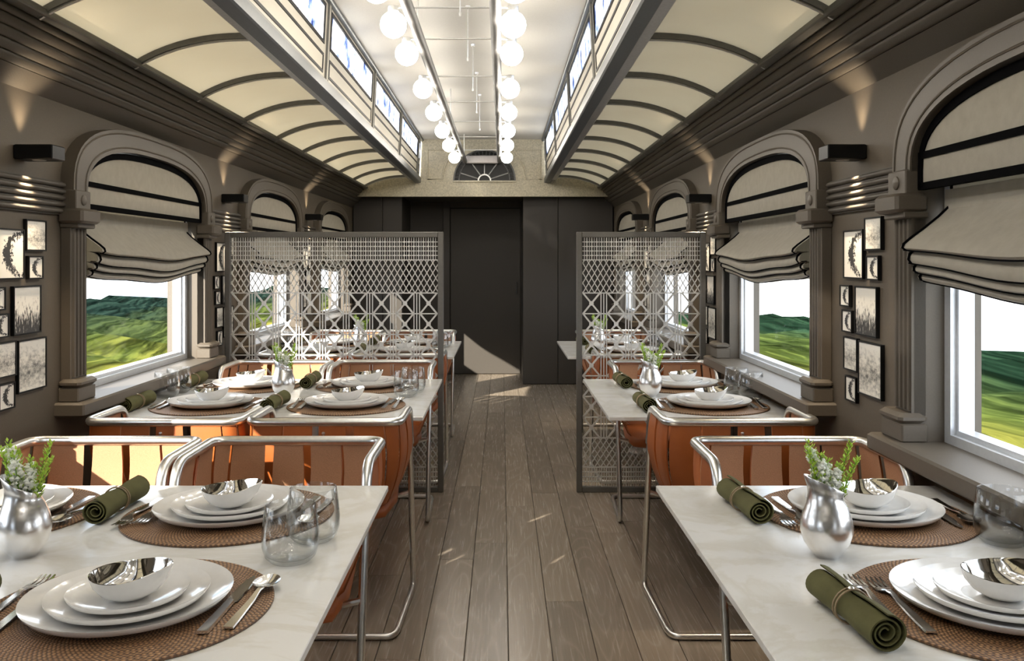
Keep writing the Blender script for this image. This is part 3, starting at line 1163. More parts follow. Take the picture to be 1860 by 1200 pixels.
# ------------------------------------------------------------------ sconces and framed prints on the piers
FR_DEF = [  # y offset from pier centre (towards viewer's right negative on narrow side), z, w, h, print
    ('large', 'crescent wreath', 0.057, 1.221, 0.150, 0.150, 'print_crescent'),
    ('upright', 'pale meadow', -0.088, 1.280, 0.118, 0.097, 'print_meadow'),
    ('small', 'crescent wreath just under the pale meadow print', -0.085, 1.180, 0.086, 0.072, 'print_crescent_small'),
    ('small', 'crescent wreath under the large crescent', 0.122, 1.091, 0.078, 0.068, 'print_crescent_small'),
    ('large', 'dark reeds', -0.037, 1.051, 0.156, 0.148, 'print_reeds'),
    ('small', 'crescent wreath beside the dark reeds', 0.105, 1.012, 0.080, 0.070, 'print_crescent_small'),
    ('medium', 'grey meadow', 0.078, 0.912, 0.106, 0.104, 'print_meadow'),
    ('tall', 'grey meadow', -0.066, 0.881, 0.164, 0.160, 'print_meadow_tall'),
    ('small', 'crescent wreath, lowest of its cluster', 0.075, 0.804, 0.084, 0.078, 'print_crescent_small'),
]
PIER = ['', 'front', 'middle', 'rear']
spot_n = 0
for s, side, k, ya, yb in PANELS:
    yc = (ya + yb) / 2
    yo = yc + 0.02
    where = '%s pier of the %s-table wall' % (PIER[k], side)
    # sconce
    sx = empty('wall_sconce', (X(s, UW), yc + 0.03, 1.527))
    tag(sx, 'black box wall sconce on the ' + where, 'wall lamp', 'black wall sconces')
    x0, x1 = (0.001, 0.118) if s < 0 else (-0.118, -0.001)
    MB().bbox(x0, x1, -0.038, 0.042, -0.022, 0.022, 0.003).build('housing', 'black', sx, 0)
    xp = 0.060 if s < 0 else -0.060
    MB().lathe([(0, 0.0235), (0.018, 0.0235), (0.022, 0.021), (0.022, -0.021), (0.018, -0.0235), (0, -0.0235)], 18, center=(xp, 0, 0)).build('lens', 'rail_silver', sx)
    for up in (1, -1):
        ld = bpy.data.lights.new('sconce_beam', 'SPOT')
        ld.energy = SCONCE_W * (0.45 if up > 0 else 2.0)
        ld.color = (1.0, 0.80, 0.56)
        ld.spot_size = R(74 if up > 0 else 72)
        ld.spot_blend = 1.0
        ld.shadow_soft_size = 0.012
        lo = bpy.data.objects.new('sconce_beam', ld)
        col.objects.link(lo)
        lo.parent = sx
        lo.location = (xp * (0.55 if up > 0 else 0.80), 0, 0.03 * up)
        lo.rotation_euler = (R(180) if up > 0 else 0, R(6) * (1 if s < 0 else -1) * up * 0, 0)
    # prints
    for size, what, dy, zc, w, h, pm in FR_DEF:
        # viewer facing the wall sees the same arrangement on both sides
        oy = yo + (dy if s > 0 else -dy)
        f = empty('framed_print', (X(s, UW), oy, zc), rz=R(90) if s < 0 else R(-90))
        tag(f, '%s black-framed %s print on the %s' % (size, what, where) if 'crescent wreath' not in what or size == 'large' else 'small black-framed %s, %s' % (what.replace('crescent wreath', 'crescent print', 1), where), 'picture', 'framed prints on the piers')
        # local: x right, -y out of the wall... frame built with its back at y=0
        fw = 0.0045
        b = MB()
        b.box(-w / 2, w / 2, -0.012, -0.001, -h / 2, -h / 2 + fw)
        b.box(-w / 2, w / 2, -0.012, -0.001, h / 2 - fw, h / 2)
        b.box(-w / 2, -w / 2 + fw, -0.012, -0.001, -h / 2 + fw, h / 2 - fw)
        b.box(w / 2 - fw, w / 2, -0.012, -0.001, -h / 2 + fw, h / 2 - fw)
        b.build('frame', 'black', f, 0)
        MB().box(-w / 2 + fw, w / 2 - fw, -0.009, -0.002, -h / 2 + fw, h / 2 - fw).build('print', pm, f, 0)


# ------------------------------------------------------------------ lattice screens
def make_screen(x0, x1, y, label):
    t_ = tag(empty('lattice_screen', ((x0 + x1) / 2, y, 0)), label, 'room divider', 'lattice screens')
    w = (x1 - x0) / 2
    zt = 1.352
    fw = 0.029
    MB().bbox(-w, -w + fw, -0.016, 0.016, 0, zt, 0.003).build('frame_post', 'screen_frame', t_, 0)
    MB().bbox(w - fw, w, -0.016, 0.016, 0, zt, 0.003).build('frame_post', 'screen_frame', t_, 0)
    MB().bbox(-w + fw, w - fw, -0.016, 0.016, zt - fw, zt, 0.003).build('frame_rail', 'screen_frame', t_, 0)
    MB().bbox(-w + fw, w - fw, -0.016, 0.016, 0, fw, 0.003).build('frame_rail', 'screen_frame', t_, 0)
    xa, xb = -w + fw, w - fw

    def bar(b, p, q, wd, th=0.004):
        d = Vector((q[0] - p[0], q[1] - p[1]))
        L = d.length
        if L < 1e-5:
            return b
        n_ = Vector((-d.y, d.x)).normalized() * wd / 2
        poly = [(p[0] + n_.x, p[1] + n_.y), (p[0] - n_.x, p[1] - n_.y), (q[0] - n_.x, q[1] - n_.y), (q[0] + n_.x, q[1] + n_.y)]
        return b.prism(poly, 'y', -th, th)

    def clip_line(px, pz, sl, z0, z1):
        """line through (px,pz at z0) with dx/dz = sl, clipped to xa..xb and z0..z1"""
        ts = [0.0, 1.0]
        xe = px + sl * (z1 - z0)
        if abs(xe - px) > 1e-9:
            lo, hi = sorted(((xa - px) / (xe - px), (xb - px) / (xe - px)))
            ts = [max(0, lo), min(1, hi)]
        if ts[1] - ts[0] < 0.01:
            return None
        return [(px + (xe - px) * t, z0 + (z1 - z0) * t) for t in ts]

    # fine square lattice bands
    for z0, z1 in ((1.206, zt - fw), (fw, 0.128)):
        b = MB()
        nv = int(round((xb - xa) / 0.0252))
        pv = (xb - xa) / nv
        for i in range(1, nv):
            bar(b, (xa + i * pv, z0), (xa + i * pv, z1), 0.004)
        nh = int(round((z1 - z0) / 0.0245))
        pz = (z1 - z0) / nh
        for i in range(1, nh):
            bar(b, (xa, z0 + i * pz), (xb, z0 + i * pz), 0.004)
        for i in range(1, nv):
            for j in range(1, nh):
                x, z = xa + i * pv, z0 + j * pz
                b.add([(x - 0.0075, -0.004, z), (x, -0.004, z - 0.0075), (x + 0.0075, -0.004, z), (x, -0.004, z + 0.0075), (x, -0.0055, z)], [(0, 1, 4), (1, 2, 4), (2, 3, 4), (3, 0, 4), (3, 2, 1, 0)])
        for i in range(nv):
            bar(b, (xa + (i + 0.5) * pv, z0), (xa + (i + 0.5) * pv, z1), 0.0024)
        tag(b.build('fine_lattice', 'screen_metal', t_, 0), kind='stuff')
    # diamond bands
    for z0, z1 in ((1.206, 1.034), (0.128, 0.280)):
        z0, z1 = min(z0, z1), max(z0, z1)
        b = MB()
        nv = int(round((xb - xa) / 0.031))
        pv = (xb - xa) / nv
        sl = pv / ((z1 - z0) / 3.3)
        n_ = nv + 8
        for sgn in (1, -1):
            for i in range(-n_, n_ * 2):
                c = clip_line(xa + i * pv + 0.004, z0, sgn * sl, z0, z1)
                if c:
                    bar(b, c[0], c[1], 0.0042)
        tag(b.build('diamond_lattice', 'screen_metal', t_, 0), kind='stuff')
    # large star lattice: each cross, rail and mullion a piece
    z0, z1 = 0.280, 1.034
    nr = 7
    rh = (z1 - z0) / nr
    nc = max(2, int(round((xb - xa - 0.098) / 0.124)) + 1)
    pc = (xb - xa - 0.098) / (nc - 1)
    for i in range(nr + 1):
        bar(MB(), (xa, z0 + i * rh), (xb, z0 + i * rh), 0.0055, 0.005).build('rail', 'screen_metal', t_, 0)
    for z in (1.206, 0.128):
        bar(MB(), (xa, z), (xb, z), 0.0055, 0.005).build('rail', 'screen_metal', t_, 0)
    hw = 0.044
    cb = MB()
    bar(cb, (-hw, -rh / 2), (hw, rh / 2), 0.0085, 0.005)
    bar(cb, (-hw, rh / 2), (hw, -rh / 2), 0.0085, 0.0046)
    cb.prism([(0.012 * math.cos(2 * math.pi * q / 8), 0.012 * math.sin(2 * math.pi * q / 8)) for q in range(8)], 'y', -0.006, 0.006)
    cross_me = cb.mesh('cross', 'screen_metal', 0)
    mull_me = bar(MB(), (0, z0), (0, z1), 0.0048).mesh('mullion', 'screen_metal', 0)
    for c in range(nc):
        xc = xa + 0.049 + c * pc
        for r_ in range(nr):
            link('cross', cross_me, t_, (xc, 0, z0 + (r_ + 0.5) * rh))
        if c < nc - 1:
            for q in (-1, 0, 1):
                link('mullion', mull_me, t_, (xc + pc / 2 + q * 0.0145, 0, 0))
    return t_


make_screen(-1.44, -0.305, 4.585, 'wide grey metal lattice screen behind the middle wide table')
make_screen(0.387, 1.058, 4.585, 'narrow grey metal lattice screen behind the middle narrow table')


# ------------------------------------------------------------------ tables
def make_table(x0, x1, yc, label):
    t_ = tag(empty('dining_table', ((x0 + x1) / 2, yc, 0)), label, 'table', 'marble dining tables')
    w = (x1 - x0) / 2
    MB().bbox(-w, w, -0.5, 0.5, TOP - 0.014, TOP, 0.0015).build('tabletop', 'marble', t_, 0)
    MB().bbox(-w + 0.15, w - 0.15, -0.10, 0.10, TOP - 0.034, TOP - 0.0145, 0.003).build('under_plate', 'rail_dark', t_, 0)
    for px in ((-w * 0.68, w * 0.14) if w > 0.45 else (w * 0.58,)):
        p = MB().tube([(px, 0, 0.014), (px, 0, TOP - 0.034)], 0.028, 16).build('pedestal', 'steel', t_)
        MB().lathe([(0, 0.0), (0.12, 0.0), (0.12, 0.006), (0.108, 0.012), (0.03, 0.016), (0, 0.016)], 28, center=(px, 0, 0)).build('base', 'steel', t_)
    return t_


LX0, LX1 = -1.445, -0.279
RX0, RX1 = 0.377, 1.062
TABLES = []
for k, nm in enumerate(('front', 'middle', 'rear')):
    yc = WIN[k + 1]
    tail = (' cut off by the picture edge', ' in front of the lattice screen', ' beyond the lattice screen')[k]
    make_table(LX0, LX1, yc, 'wide four-seat white marble dining table' + tail)
    make_table(RX0, RX1, yc, 'narrow two-seat white marble dining table' + tail)


# ------------------------------------------------------------------ chairs
def make_chair():
    t_ = empty('tub_chair')
    RZ, HWd = 0.690, 0.240
    def P(x, y, z):
        return (x, y, z)
    arml = fillet([P(-HWd, 0.20, RZ), P(-HWd, 0.285, RZ), P(-HWd, 0.33, 0.52), P(-HWd, 0.44, 0.012)], [0, 0.05, 0.05, 0], 6)
    armr = [Vector((-p.x, p.y, p.z)) for p in arml]
    top_path = fillet([arml[-8], (-HWd, 0.285, RZ), (-HWd, 0.0, RZ), (HWd, 0.0, RZ), (HWd, 0.285, RZ), armr[-8]], [0, 0.05, 0.045, 0.045, 0.05, 0], 7)
    MB().tube(top_path, 0.0135, 12).build('arm_rail', 'steel', t_, 60)
    for s in (-1, 1):
        leg = [Vector((s * -p.x, p.y, p.z)) for p in (arml[-8], arml[-1])]
        runner = fillet([leg[0], Vector((s * HWd, 0.44, 0.0115)), Vector((s * (HWd - 0.012), 0.05, 0.0115))], [0, 0.04, 0], 6)
        lg = MB().tube(runner, 0.0105, 10).build('leg', 'steel', t_, 60)
        MB().tube([leg[0] + (leg[0] - runner[1]) * 0.02, leg[0] + (runner[1] - leg[0]) * 0.02], 0.0140, 12).build('collar', 'steel', lg, 60)
    MB().tube(fillet([(-HWd + 0.012, 0.06, 0.0115), (-HWd + 0.02, 0.0, 0.0115), (HWd - 0.02, 0.0, 0.0115), (HWd - 0.012, 0.06, 0.0115)], 0.03, 5), 0.0105, 10).build('floor_bar', 'steel', t_, 60)

    # sling of leather strips hung from the rail
    topc = fillet([(-HWd, 0.26, 0), (-HWd, 0.0, 0), (HWd, 0.0, 0), (HWd, 0.26, 0)], 0.05, 8)
    botc = fillet([(-0.190, 0.40, 0), (-0.175, 0.085, 0), (0.175, 0.085, 0), (0.190, 0.40, 0)], 0.06, 8)
    def param(path):
        d = [0.0]
        for a, b in zip(path, path[1:]):
            d.append(d[-1] + (b - a).length)
        def at(f):
            x = max(0, min(1, f)) * d[-1]
            for i in range(len(d) - 1):
                if x <= d[i + 1] or i == len(d) - 2:
                    g = (x - d[i]) / max(1e-9, d[i + 1] - d[i])
                    return path[i] + (path[i + 1] - path[i]) * g
        return at
    ta, ba = param(topc), param(botc)
    strips = [(0.010, 0.116, 0.00, 0.188), (0.150, 0.258, 0.192, 0.294), (0.270, 0.366, 0.302, 0.394), (0.373, 0.462, 0.402, 0.476), (0.486, 0.570, 0.481, 0.566),
              (0.597, 0.692, 0.573, 0.668), (0.699, 0.742, 0.676, 0.708), (0.752, 0.850, 0.714, 0.806), (0.884, 0.990, 0.812, 1.0)]
    for (a0, a1, b0, b1) in strips:
        NC, NR = 7, 11
        rows = []
        for i in range(NR):
            g = i / (NR - 1)
            row = []
            for j in range(NC):
                h = j / (NC - 1)
                tp = ta(a0 + (a1 - a0) * h)
                bp = ba(b0 + (b1 - b0) * h)
                gg = g ** 1.25
                pos = tp * (1 - gg) + bp * gg
                cen = Vector((0, 0.22, 0))
                out = (pos - cen)
                out.z = 0
                out.normalize()
                pos = pos + out * (0.030 * math.sin(math.pi * min(1, g * 1.05)) ** 1.0)
                z = (RZ + 0.010) + (0.372 - RZ - 0.010) * g
                if i == NR - 1:
                    pos = pos - out * 0.035
                if i == 0:
                    pos = pos + out * 0.004
                row.append((max(-0.2505, min(0.2505, pos.x)), pos.y, z))
            rows.append(row)
        def off(i, j, rows=rows):
            p = Vector(rows[i][j])
            d = Vector((0, 0.22, p.z)) - p
            return d.normalized() * 0.005
        st = MB().slab(rows, off).build('leather_strip', 'leather', t_, 50)
        inner = [[tuple(Vector(rows[i][j]) + off(i, j) * 1.05) for j in range(NC)] for i in range(NR - 1)]
        MB().slab(inner, lambda i, j, inner=inner: (Vector((0, 0.22, inner[i][j][2])) - Vector(inner[i][j])).normalized() * 0.0015).build('strip_lining', 'suede', st, 50)
    # seat
    pts = [(-0.185, 0.45), (-0.200, 0.30), (-0.182, 0.11), (-0.13, 0.065), (0.13, 0.065), (0.182, 0.11), (0.200, 0.30), (0.185, 0.45), (0.13, 0.475), (-0.13, 0.475)]
    def sc_(f, z):
        return [((p[0]) * f, 0.27 + (p[1] - 0.27) * f, z) for p in pts]
    rings = [sc_(0.90, 0.350), sc_(0.99, 0.358), sc_(1.0, 0.372), sc_(0.985, 0.386), sc_(0.90, 0.394)]
    n = len(pts)
    vs = [p for r_ in rings for p in r_]
    fs = [tuple(range(n))[::-1], tuple(range(4 * n, 5 * n))]
    for k in range(4):
        fs += [(k * n + i, k * n + (i + 1) % n, (k + 1) * n + (i + 1) % n, (k + 1) * n + i) for i in range(n)]
    b = MB()
    b.add(vs, fs)
    b.build('seat', 'leather', t_, 60)
    # steel seat hoop tied to the legs
    for s in (-1, 1):
        MB().tube([(s * 0.15, 0.36, 0.352), (s * (HWd - 0.004), 0.362, 0.375)], 0.008, 8).build('seat_bracket', 'steel', t_)
    # small rivet on the back
    MB().lathe([(0, 0.004), (0.004, 0.003), (0.006, 0), (0, -0.001)], 12).build('rivet', 'steel', t_, 40, (0, -0.006, RZ - 0.035), (R(90), 0, 0))
    return t_


# ------------------------------------------------------------------ tableware prototypes
def plate_mesh(name, r, h):
    pr = [(0, 0.003), (r * 0.52, 0.003), (r * 0.62, 0.0035), (r * 0.80, 0.0035 + h * 0.28), (r * 0.94, h * 0.72), (r * 0.992, h - 0.0005), (r, h), (r * 0.998, h - 0.002), (r * 0.95, h * 0.60 - 0.002), (r * 0.80, h * 0.12), (r * 0.64, 0.0), (r * 0.60, 0.0), (0, 0.0006)]
    return MB().lathe(pr[::-1], 56).mesh(name, 'porcelain', 50)


dinner_me = plate_mesh('dinner_plate', 0.158, 0.022)
lunch_me = plate_mesh('lunch_plate', 0.123, 0.019)
side_me = plate_mesh('side_plate', 0.092, 0.016)

pr = []
nr = 20
for i in range(nr + 1):
    r = 0.222 * i / nr
    pr.append((r, 0.0042))
    if i < nr:
        pr.append((r + 0.222 / nr * 0.5, 0.0056))
pr = [(0, 0)] + [(0.220, 0.0), (0.2225, 0.002)] + pr[::-1][:-1] + [(0, 0.0045)]
mat_me = MB().lathe(pr, 64).mesh('placemat', 'rattan', 60)


def bowl_mod(p, a):
    x, y, z = p
    f = max(0.0, z / 0.05)
    e = 1.0 + 0.16 * f * max(0, math.cos(a)) ** 6
    return (x * e, y, z + f * f * (0.007 * math.cos(a) + 0.004 * math.cos(2 * a)))


BH = 0.86
bo = [(r_, z_ * BH) for r_, z_ in [(0, 0.0), (0.018, 0.0), (0.030, 0.004), (0.044, 0.014), (0.054, 0.029), (0.0585, 0.045), (0.0592, 0.0505)]]
bowl_out = MB().lathe(bo, 40, bowl_mod).mesh('bowl_shell', 'porcelain', 60)
bi = [(r_, z_ * BH) for r_, z_ in [(0.0592, 0.0505), (0.0578, 0.0512), (0.0565, 0.048), (0.052, 0.030), (0.042, 0.0165), (0.028, 0.0075), (0.014, 0.004), (0, 0.0035)]]
bowl_in = MB().lathe(bi, 40, bowl_mod).mesh('bowl_lining', 'chrome', 60)


def ribbon(b, secs, th):
    """flat bar from cross-sections (y, half width, z); thickness th(y)"""
    vs, n = [], len(secs)
    for (y, w, z) in secs:
        t_ = th if isinstance(th, float) else th(y)
        vs += [(-w, y, z), (w, y, z), (w * 0.86, y, z + t_), (-w * 0.86, y, z + t_)]
    fs = [(0, 3, 2, 1), (4 * n - 4, 4 * n - 3, 4 * n - 2, 4 * n - 1)]
    for i in range(n - 1):
        a, c = 4 * i, 4 * i + 4
        for k in range(4):
            k2 = (k + 1) % 4
            fs.append((a + k, a + k2, c + k2, c + k))
    return b.add(vs, fs)


# all cutlery lies along +y, head towards +y, length 0.19-0.2, centred
b = ribbon(MB(), [(-0.095, 0.0075, 0.0015), (-0.060, 0.0068, 0.002), (0.000, 0.0048, 0.004), (0.026, 0.0030, 0.0075), (0.042, 0.0042, 0.0065), (0.052, 0.0105, 0.0035), (0.062, 0.0120, 0.0018)], 0.0024)
for q in range(4):
    xq = -0.0098 + q * 0.00653
    vs = []
    for (y, w, z) in ((0.060, 0.0021, 0.0018), (0.078, 0.0019, 0.0012), (0.092, 0.0017, 0.0030), (0.100, 0.0009, 0.0048)):
        vs += [(xq - w, y, z), (xq + w, y, z), (xq + w, y, z + 0.0018), (xq - w, y, z + 0.0018)]
    fs = [(0, 3, 2, 1), (12, 13, 14, 15)]
    for i in range(3):
        for k in range(4):
            k2 = (k + 1) % 4
            fs.append((4 * i + k, 4 * i + k2, 4 * i + 4 + k2, 4 * i + 4 + k))
    b.add(vs, fs)
fork_me = b.mesh('fork', 'cutlery', 30)
b = ribbon(MB(), [(-0.105, 0.0075, 0.0005), (-0.06, 0.0068, 0.0005), (-0.005, 0.0056, 0.0008), (0.002, 0.0054, 0.001)], 0.0045)
ribbon(b, [(0.002, 0.0050, 0.0012), (0.008, 0.0088, 0.001), (0.05, 0.0092, 0.0008), (0.085, 0.0075, 0.0008), (0.100, 0.0040, 0.0008), (0.106, 0.0012, 0.0008)], 0.0016)
knife_me = b.mesh('knife', 'cutlery', 30)
b = ribbon(MB(), [(-0.090, 0.0072, 0.0015), (-0.055, 0.0064, 0.002), (0.00, 0.0045, 0.004), (0.030, 0.0030, 0.0080), (0.044, 0.0040, 0.0072)], 0.0024)
rows = []
for i in range(9):
    f = i / 8
    row = []
    for j in range(17):
        a = 2 * math.pi * j / 16
        r = f
        xx = 0.0185 * r * math.cos(a) * (1 - 0.10 * math.sin(a))
        yy = 0.068 + 0.0270 * r * math.sin(a)
        row.append((xx, yy, 0.0015 + 0.0068 * r * r))
    rows.append(row)
b.slab(rows, lambda i, j: Vector((0, 0, 0.0012)))
spoon_me = b.mesh('spoon', 'cutlery', 50)

# napkin roll: spiral cloth sheet
L = 0.205
rows = []
NS = 74
for i in range(13):
    y = -L / 2 + L * i / 12
    tt = y / L * 2
    waist = 1 - 0.14 * math.exp(-(tt / 0.30) ** 2)
    row = []
    for q in range(NS):
        f = q / (NS - 1)
        a = f * 2 * math.pi * 3.15 + 0.6
        r = (0.0045 + 0.0225 * f) * (waist if f > 0.5 else 1)
        cone = 0.006 * (1 - f)
        wob = 1 + 0.05 * math.sin(2 * a + 1.3)
        row.append((r * wob * math.cos(a), y + (cone * (1 if tt > 0 else -1) if abs(tt) > 0.95 else 0) * -1, 0.0275 + r * 0.96 * math.sin(a)))
    rows.append(row)


def noff(i, j):
    p = rows[i][j]
    d = Vector((p[0], 0, p[2] - 0.0275))
    return d.normalized() * 0.0024


napkin_me = MB().slab(rows, noff).mesh('cloth_roll', 'olive_cloth', 60)
ring_me = MB()
for dy in (-0.004, 0.004):
    ring_me.tube([(0.0274 * math.cos(2 * math.pi * q / 24), dy + 0.002 * math.sin(4 * math.pi * q / 24), 0.0277 + 0.0262 * math.sin(2 * math.pi * q / 24)) for q in range(24)], 0.0016, 6, closed=True)
ring_me = ring_me.mesh('napkin_ring', 'ring_cord', 60)
knot_me = MB().lathe([(0, -0.003), (0.0035, -0.002), (0.005, 0.0), (0.0035, 0.002), (0, 0.003)], 12).mesh('ring_bead', 'steel', 50)

go = [(0, 0.0), (0.026, 0.0), (0.036, 0.002), (0.046, 0.012), (0.0515, 0.030), (0.0520, 0.048), (0.0495, 0.075), (0.0455, 0.104), (0.0448, 0.1052), (0.0440, 0.104), (0.0480, 0.075), (0.0505, 0.048), (0.0500, 0.031), (0.0448, 0.0150), (0.034, 0.0085), (0.02, 0.0075), (0, 0.0075)]
tumbler_me = MB().lathe(go, 40).mesh('tumbler', 'tumbler_glass', 60)


def vase_mod(p, a):
    x, y, z = p
    if z > 0.095:
        f = (z - 0.095) / 0.04
        k = max(0.0, math.cos(a - math.pi))
        return (x - 0.010 * f * k * k, y, z + f * (0.016 * math.cos(a - math.pi)))
    return p


vo_ = [(0, 0.0), (0.022, 0.0), (0.024, 0.004), (0.030, 0.010), (0.041, 0.026), (0.047, 0.046), (0.0475, 0.058), (0.044, 0.076), (0.036, 0.096), (0.0305, 0.110), (0.0295, 0.120), (0.0325, 0.134), (0.0318, 0.1352), (0.0282, 0.122), (0.0288, 0.110), (0.034, 0.096), (0.042, 0.076), (0.045, 0.058), (0.0445, 0.046), (0.038, 0.026), (0.02, 0.010), (0, 0.009)]
vase_me = MB().lathe(vo_, 48, vase_mod).mesh('vase', 'hammered_silver', 60)


def make_bouquet():
    t_ = empty('flower_sprig')
    rnd = random.Random(11)
    stalks = [(-0.030, 0.004, 0.205, 'w'), (-0.014, -0.008, 0.185, 'w'), (0.004, 0.010, 0.172, 'w'), (0.018, -0.004, 0.165, 'w'), (0.040, 0.004, 0.205, 'g'), (0.047, -0.006, 0.178, 'g'), (-0.036, -0.006, 0.196, 'g'), (-0.020, 0.012, 0.190, 'g')]
    for (dx, dy, h, kind) in stalks:
        path = []
        for q in range(9):
            f = q / 8
            path.append(Vector((dx * 0.25 + dx * 0.9 * f * f, dy * (0.4 + 0.8 * f), 0.020 + (h * 0.97 - 0.02) * f)))
        st = MB().tube(path, [0.0016 * (1 - 0.5 * q / 8) for q in range(9)], 5).build('stalk', 'stem_green', t_)
        leaf, flo = MB(), MB()
        for q in range(70):
            f = 0.50 + 0.50 * (q / 69)
            i = min(7, int(f * 8))
            p = path[i].lerp(path[i + 1], f * 8 - i)
            a = q * 2.4 + rnd.uniform(-0.4, 0.4)
            rad = (0.012 if kind == 'w' else 0.007) * (1.15 - 0.75 * (f - 0.5) / 0.5) * rnd.uniform(0.6, 1.15)
            d = Vector((math.cos(a), math.sin(a), rnd.uniform(-0.1, 0.7))).normalized()
            c = p + d * rad
            side = d.cross(Vector((0, 0, 1))).normalized()
            up = side.cross(d)
            white = kind == 'w' and f < 0.93 and rnd.random() < 0.82
            tgt = flo if white else leaf
            if white:
                r = rnd.uniform(0.0036, 0.0062)
                vs = [c + d * r * 1.2, c + side * r, c + up * r, c - side * r, c - up * r, c - d * r]
                tgt.add(vs, [(0, 1, 2), (0, 2, 3), (0, 3, 4), (0, 4, 1), (5, 2, 1), (5, 3, 2), (5, 4, 3), (5, 1, 4)])
            else:
                ll = rnd.uniform(0.006, 0.011)
                w = ll * 0.30
                tip = c + (d * 0.6 + Vector((0, 0, 0.9))).normalized() * ll
                mid = (c + tip) / 2
                vs = [c - d * 0.002, mid + side * w, tip, mid - side * w, mid + d * 0.0016]
                tgt.add(vs, [(0, 1, 4), (1, 2, 4), (2, 3, 4), (3, 0, 4), (0, 3, 2, 1)])
        # lower leaves
        for q in range(5):
            f = 0.42 + 0.03 * q
            i = min(7, int(f * 8))
            p = path[i]
            a = q * 1.7 + dx * 50
            d = Vector((math.cos(a), math.sin(a), 0.5)).normalized()
            side = d.cross(Vector((0, 0, 1))).normalized()
            tip = p + d * 0.022
            mid = p + d * 0.011
            leaf.add([p, mid + side * 0.0035, tip, mid - side * 0.0035, mid + Vector((0, 0, 0.002))], [(0, 1, 4), (1, 2, 4), (2, 3, 4), (3, 0, 4), (0, 3, 2, 1)])
        if leaf.f:
            tag(leaf.build('leaves', 'leaf_green', st, 0), kind='stuff')
        if flo.f:
            tag(flo.build('florets', 'floret', st, 60), kind='stuff')
    return t_


# ------------------------------------------------------------------ set the tables
SEATS_L = [('far aisle seat', -0.590, 1), ('far window seat', -1.105, 1), ('near aisle seat', -0.590, -1), ('near window seat', -1.105, -1)]
SEATS_R = [('far seat', 0.785, 1), ('near seat', 0.785, -1)]
chair0 = make_chair()
bouquet0 = make_bouquet()
used = {'chair': False, 'bouquet': False}


def rnd(a):
    return random.uniform(-a, a)


def put(name, me, loc, rz, label, cat, group):
    o = link(name, me, None, loc, (0, 0, rz))
    if name in ('fork', 'knife', 'spoon'):
        o.scale = (1.18, 1.10, 1.1)
    return tag(o, label, cat, group)


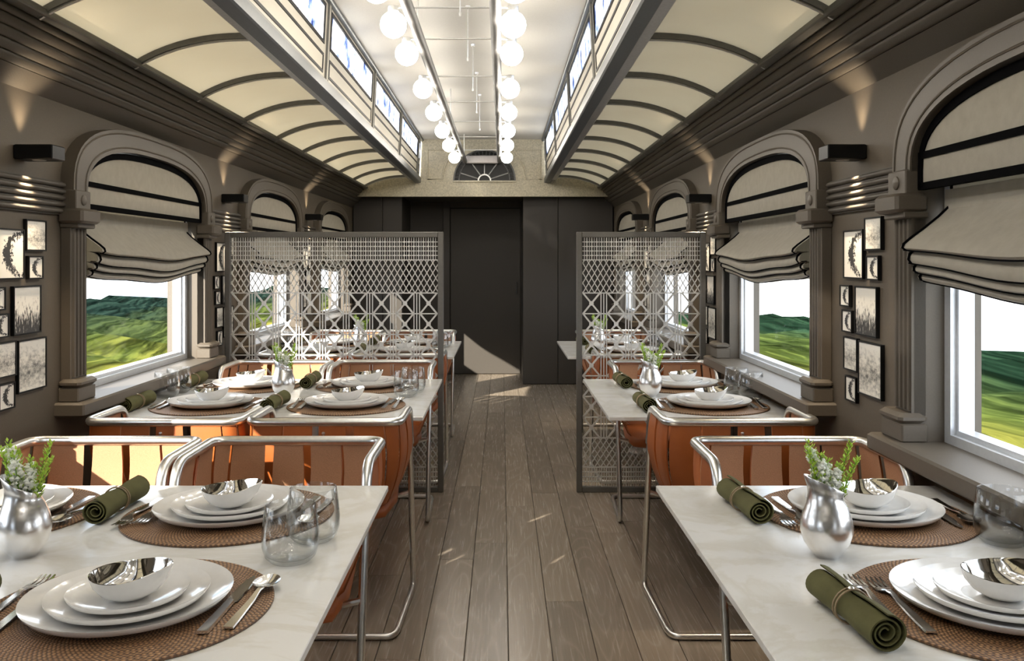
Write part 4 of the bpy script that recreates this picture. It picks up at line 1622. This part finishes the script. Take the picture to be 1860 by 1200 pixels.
for k, nm in enumerate(('front', 'middle', 'rear')):
    yc = WIN[k + 1]
    for side, seats in (('wide', SEATS_L), ('narrow', SEATS_R)):
        tname = '%s %s table' % (nm, side)
        for (seat, xc, row) in seats:
            if k == 0 and seat == 'near window seat':
                continue                        # wholly outside the picture
            of = '%s of %s' % (seat, tname)
            # chair
            if not (k == 0 and row < 0):
                if used['chair']:
                    ch = copy_tree(chair0)
                else:
                    ch = chair0
                    used['chair'] = True
                cx_ = xc + (0.010 if side == 'wide' else -0.005)
                if row > 0:
                    ch.location = (cx_, yc + 0.845 + 0.0, 0)
                    ch.rotation_euler = (0, 0, math.pi)
                else:
                    ch.location = (cx_ + (0.015 if side == 'wide' else -0.02), yc - 0.82, 0)
                    ch.rotation_euler = (0, 0, 0)
                tag(ch, 'orange leather strap tub chair, ' + of, 'chair', 'leather tub chairs')
            my = yc + (0.250 if row > 0 else -0.265)
            mz = TOP + 0.0003
            put('placemat', mat_me, (xc, my, mz), rnd(3), 'round brown woven placemat, ' + of, 'placemat', 'woven placemats')
            pz = mz + 0.0060
            put('dinner_plate', dinner_me, (xc, my, pz), rnd(3), 'large white dinner plate under the stack, ' + of, 'plate', 'dinner plates')
            put('lunch_plate', lunch_me, (xc + rnd(0.002), my + rnd(0.002), pz + 0.0062), rnd(3), 'middle-sized white plate within the stack, ' + of, 'plate', 'lunch plates')
            put('side_plate', side_me, (xc + rnd(0.002), my + rnd(0.002), pz + 0.0120), rnd(3), 'small white plate on top of the stack, ' + of, 'plate', 'side plates')
            bw = empty('sauce_bowl', (xc + 0.003, my - 0.008, pz + 0.0152), R(8) + rnd(0.15))
            tag(bw, 'white bowl with mirror silver lining, ' + of, 'bowl', 'silver lined bowls')
            link('bowl_shell', bowl_out, bw)
            link('bowl_lining', bowl_in, bw)
            cz = mz + 0.0060
            ry = 0 if row < 0 else math.pi
            dy = 0.0
            put('fork', fork_me, (xc - 0.192, my - 0.006 * row, cz), ry + rnd(0.04), 'steel fork on the outside of the plate stack, ' + of, 'fork', 'forks')
            put('fork', fork_me, (xc - 0.157, my + 0.006 * row, cz), ry + rnd(0.04), 'steel fork next to the plate stack, ' + of, 'fork', 'forks')
            put('knife', knife_me, (xc + 0.158, my - 0.004 * row, cz), ry - 0.05 + rnd(0.03), 'steel table knife on the placemat, ' + of, 'knife', 'knives')
            put('spoon', spoon_me, (xc + 0.192, my - 0.004 * row, cz), ry - 0.05 + rnd(0.03), 'steel spoon on the placemat, ' + of, 'spoon', 'spoons')
            nk = empty('rolled_napkin', (xc - 0.256, yc + (0.275 if row > 0 else -0.325), TOP), rnd(0.05) + (0.06 if side == 'narrow' else -0.02))
            tag(nk, 'rolled olive green napkin with a cord ring, ' + of, 'napkin', 'rolled napkins')
            link('cloth_roll', napkin_me, nk)
            rg_ = link('napkin_ring', ring_me, nk)
            link('ring_bead', knot_me, rg_, (0, 0, 0.0545))
        # glasses
        if side == 'wide':
            gl = [(-0.388, yc - 0.045, 'aisle end, nearer'), (-0.372, yc + 0.075, 'aisle end, farther'), (-1.352, yc - 0.060, 'window end, nearer'), (-1.352, yc + 0.070, 'window end, farther')]
            if k == 0:
                gl = gl[:2]
        else:
            gl = [(0.975, yc + 0.055, 'window end, farther'), (1.000, yc - 0.070, 'window end, nearer')]
        for x, y, w in gl:
            put('glass_tumbler', tumbler_me, (x, y, TOP + 0.0002), 0, 'clear stemless glass tumbler at the %s, on the %s' % (w, tname), 'glass', 'glass tumblers')
        vx = -0.893 if side == 'wide' else 0.606
        put('silver_vase', vase_me, (vx, yc - 0.015, TOP + 0.0002), 0, 'hammered silver vase standing on the ' + tname, 'vase', 'silver vases')
        if used['bouquet']:
            bq = copy_tree(bouquet0)
        else:
            bq = bouquet0
            used['bouquet'] = True
        bq.location = (vx + 0.002, yc - 0.015, TOP + 0.0102)
        tag(bq, 'white and green flower sprigs in the vase on the ' + tname, 'flowers', 'vase flowers')
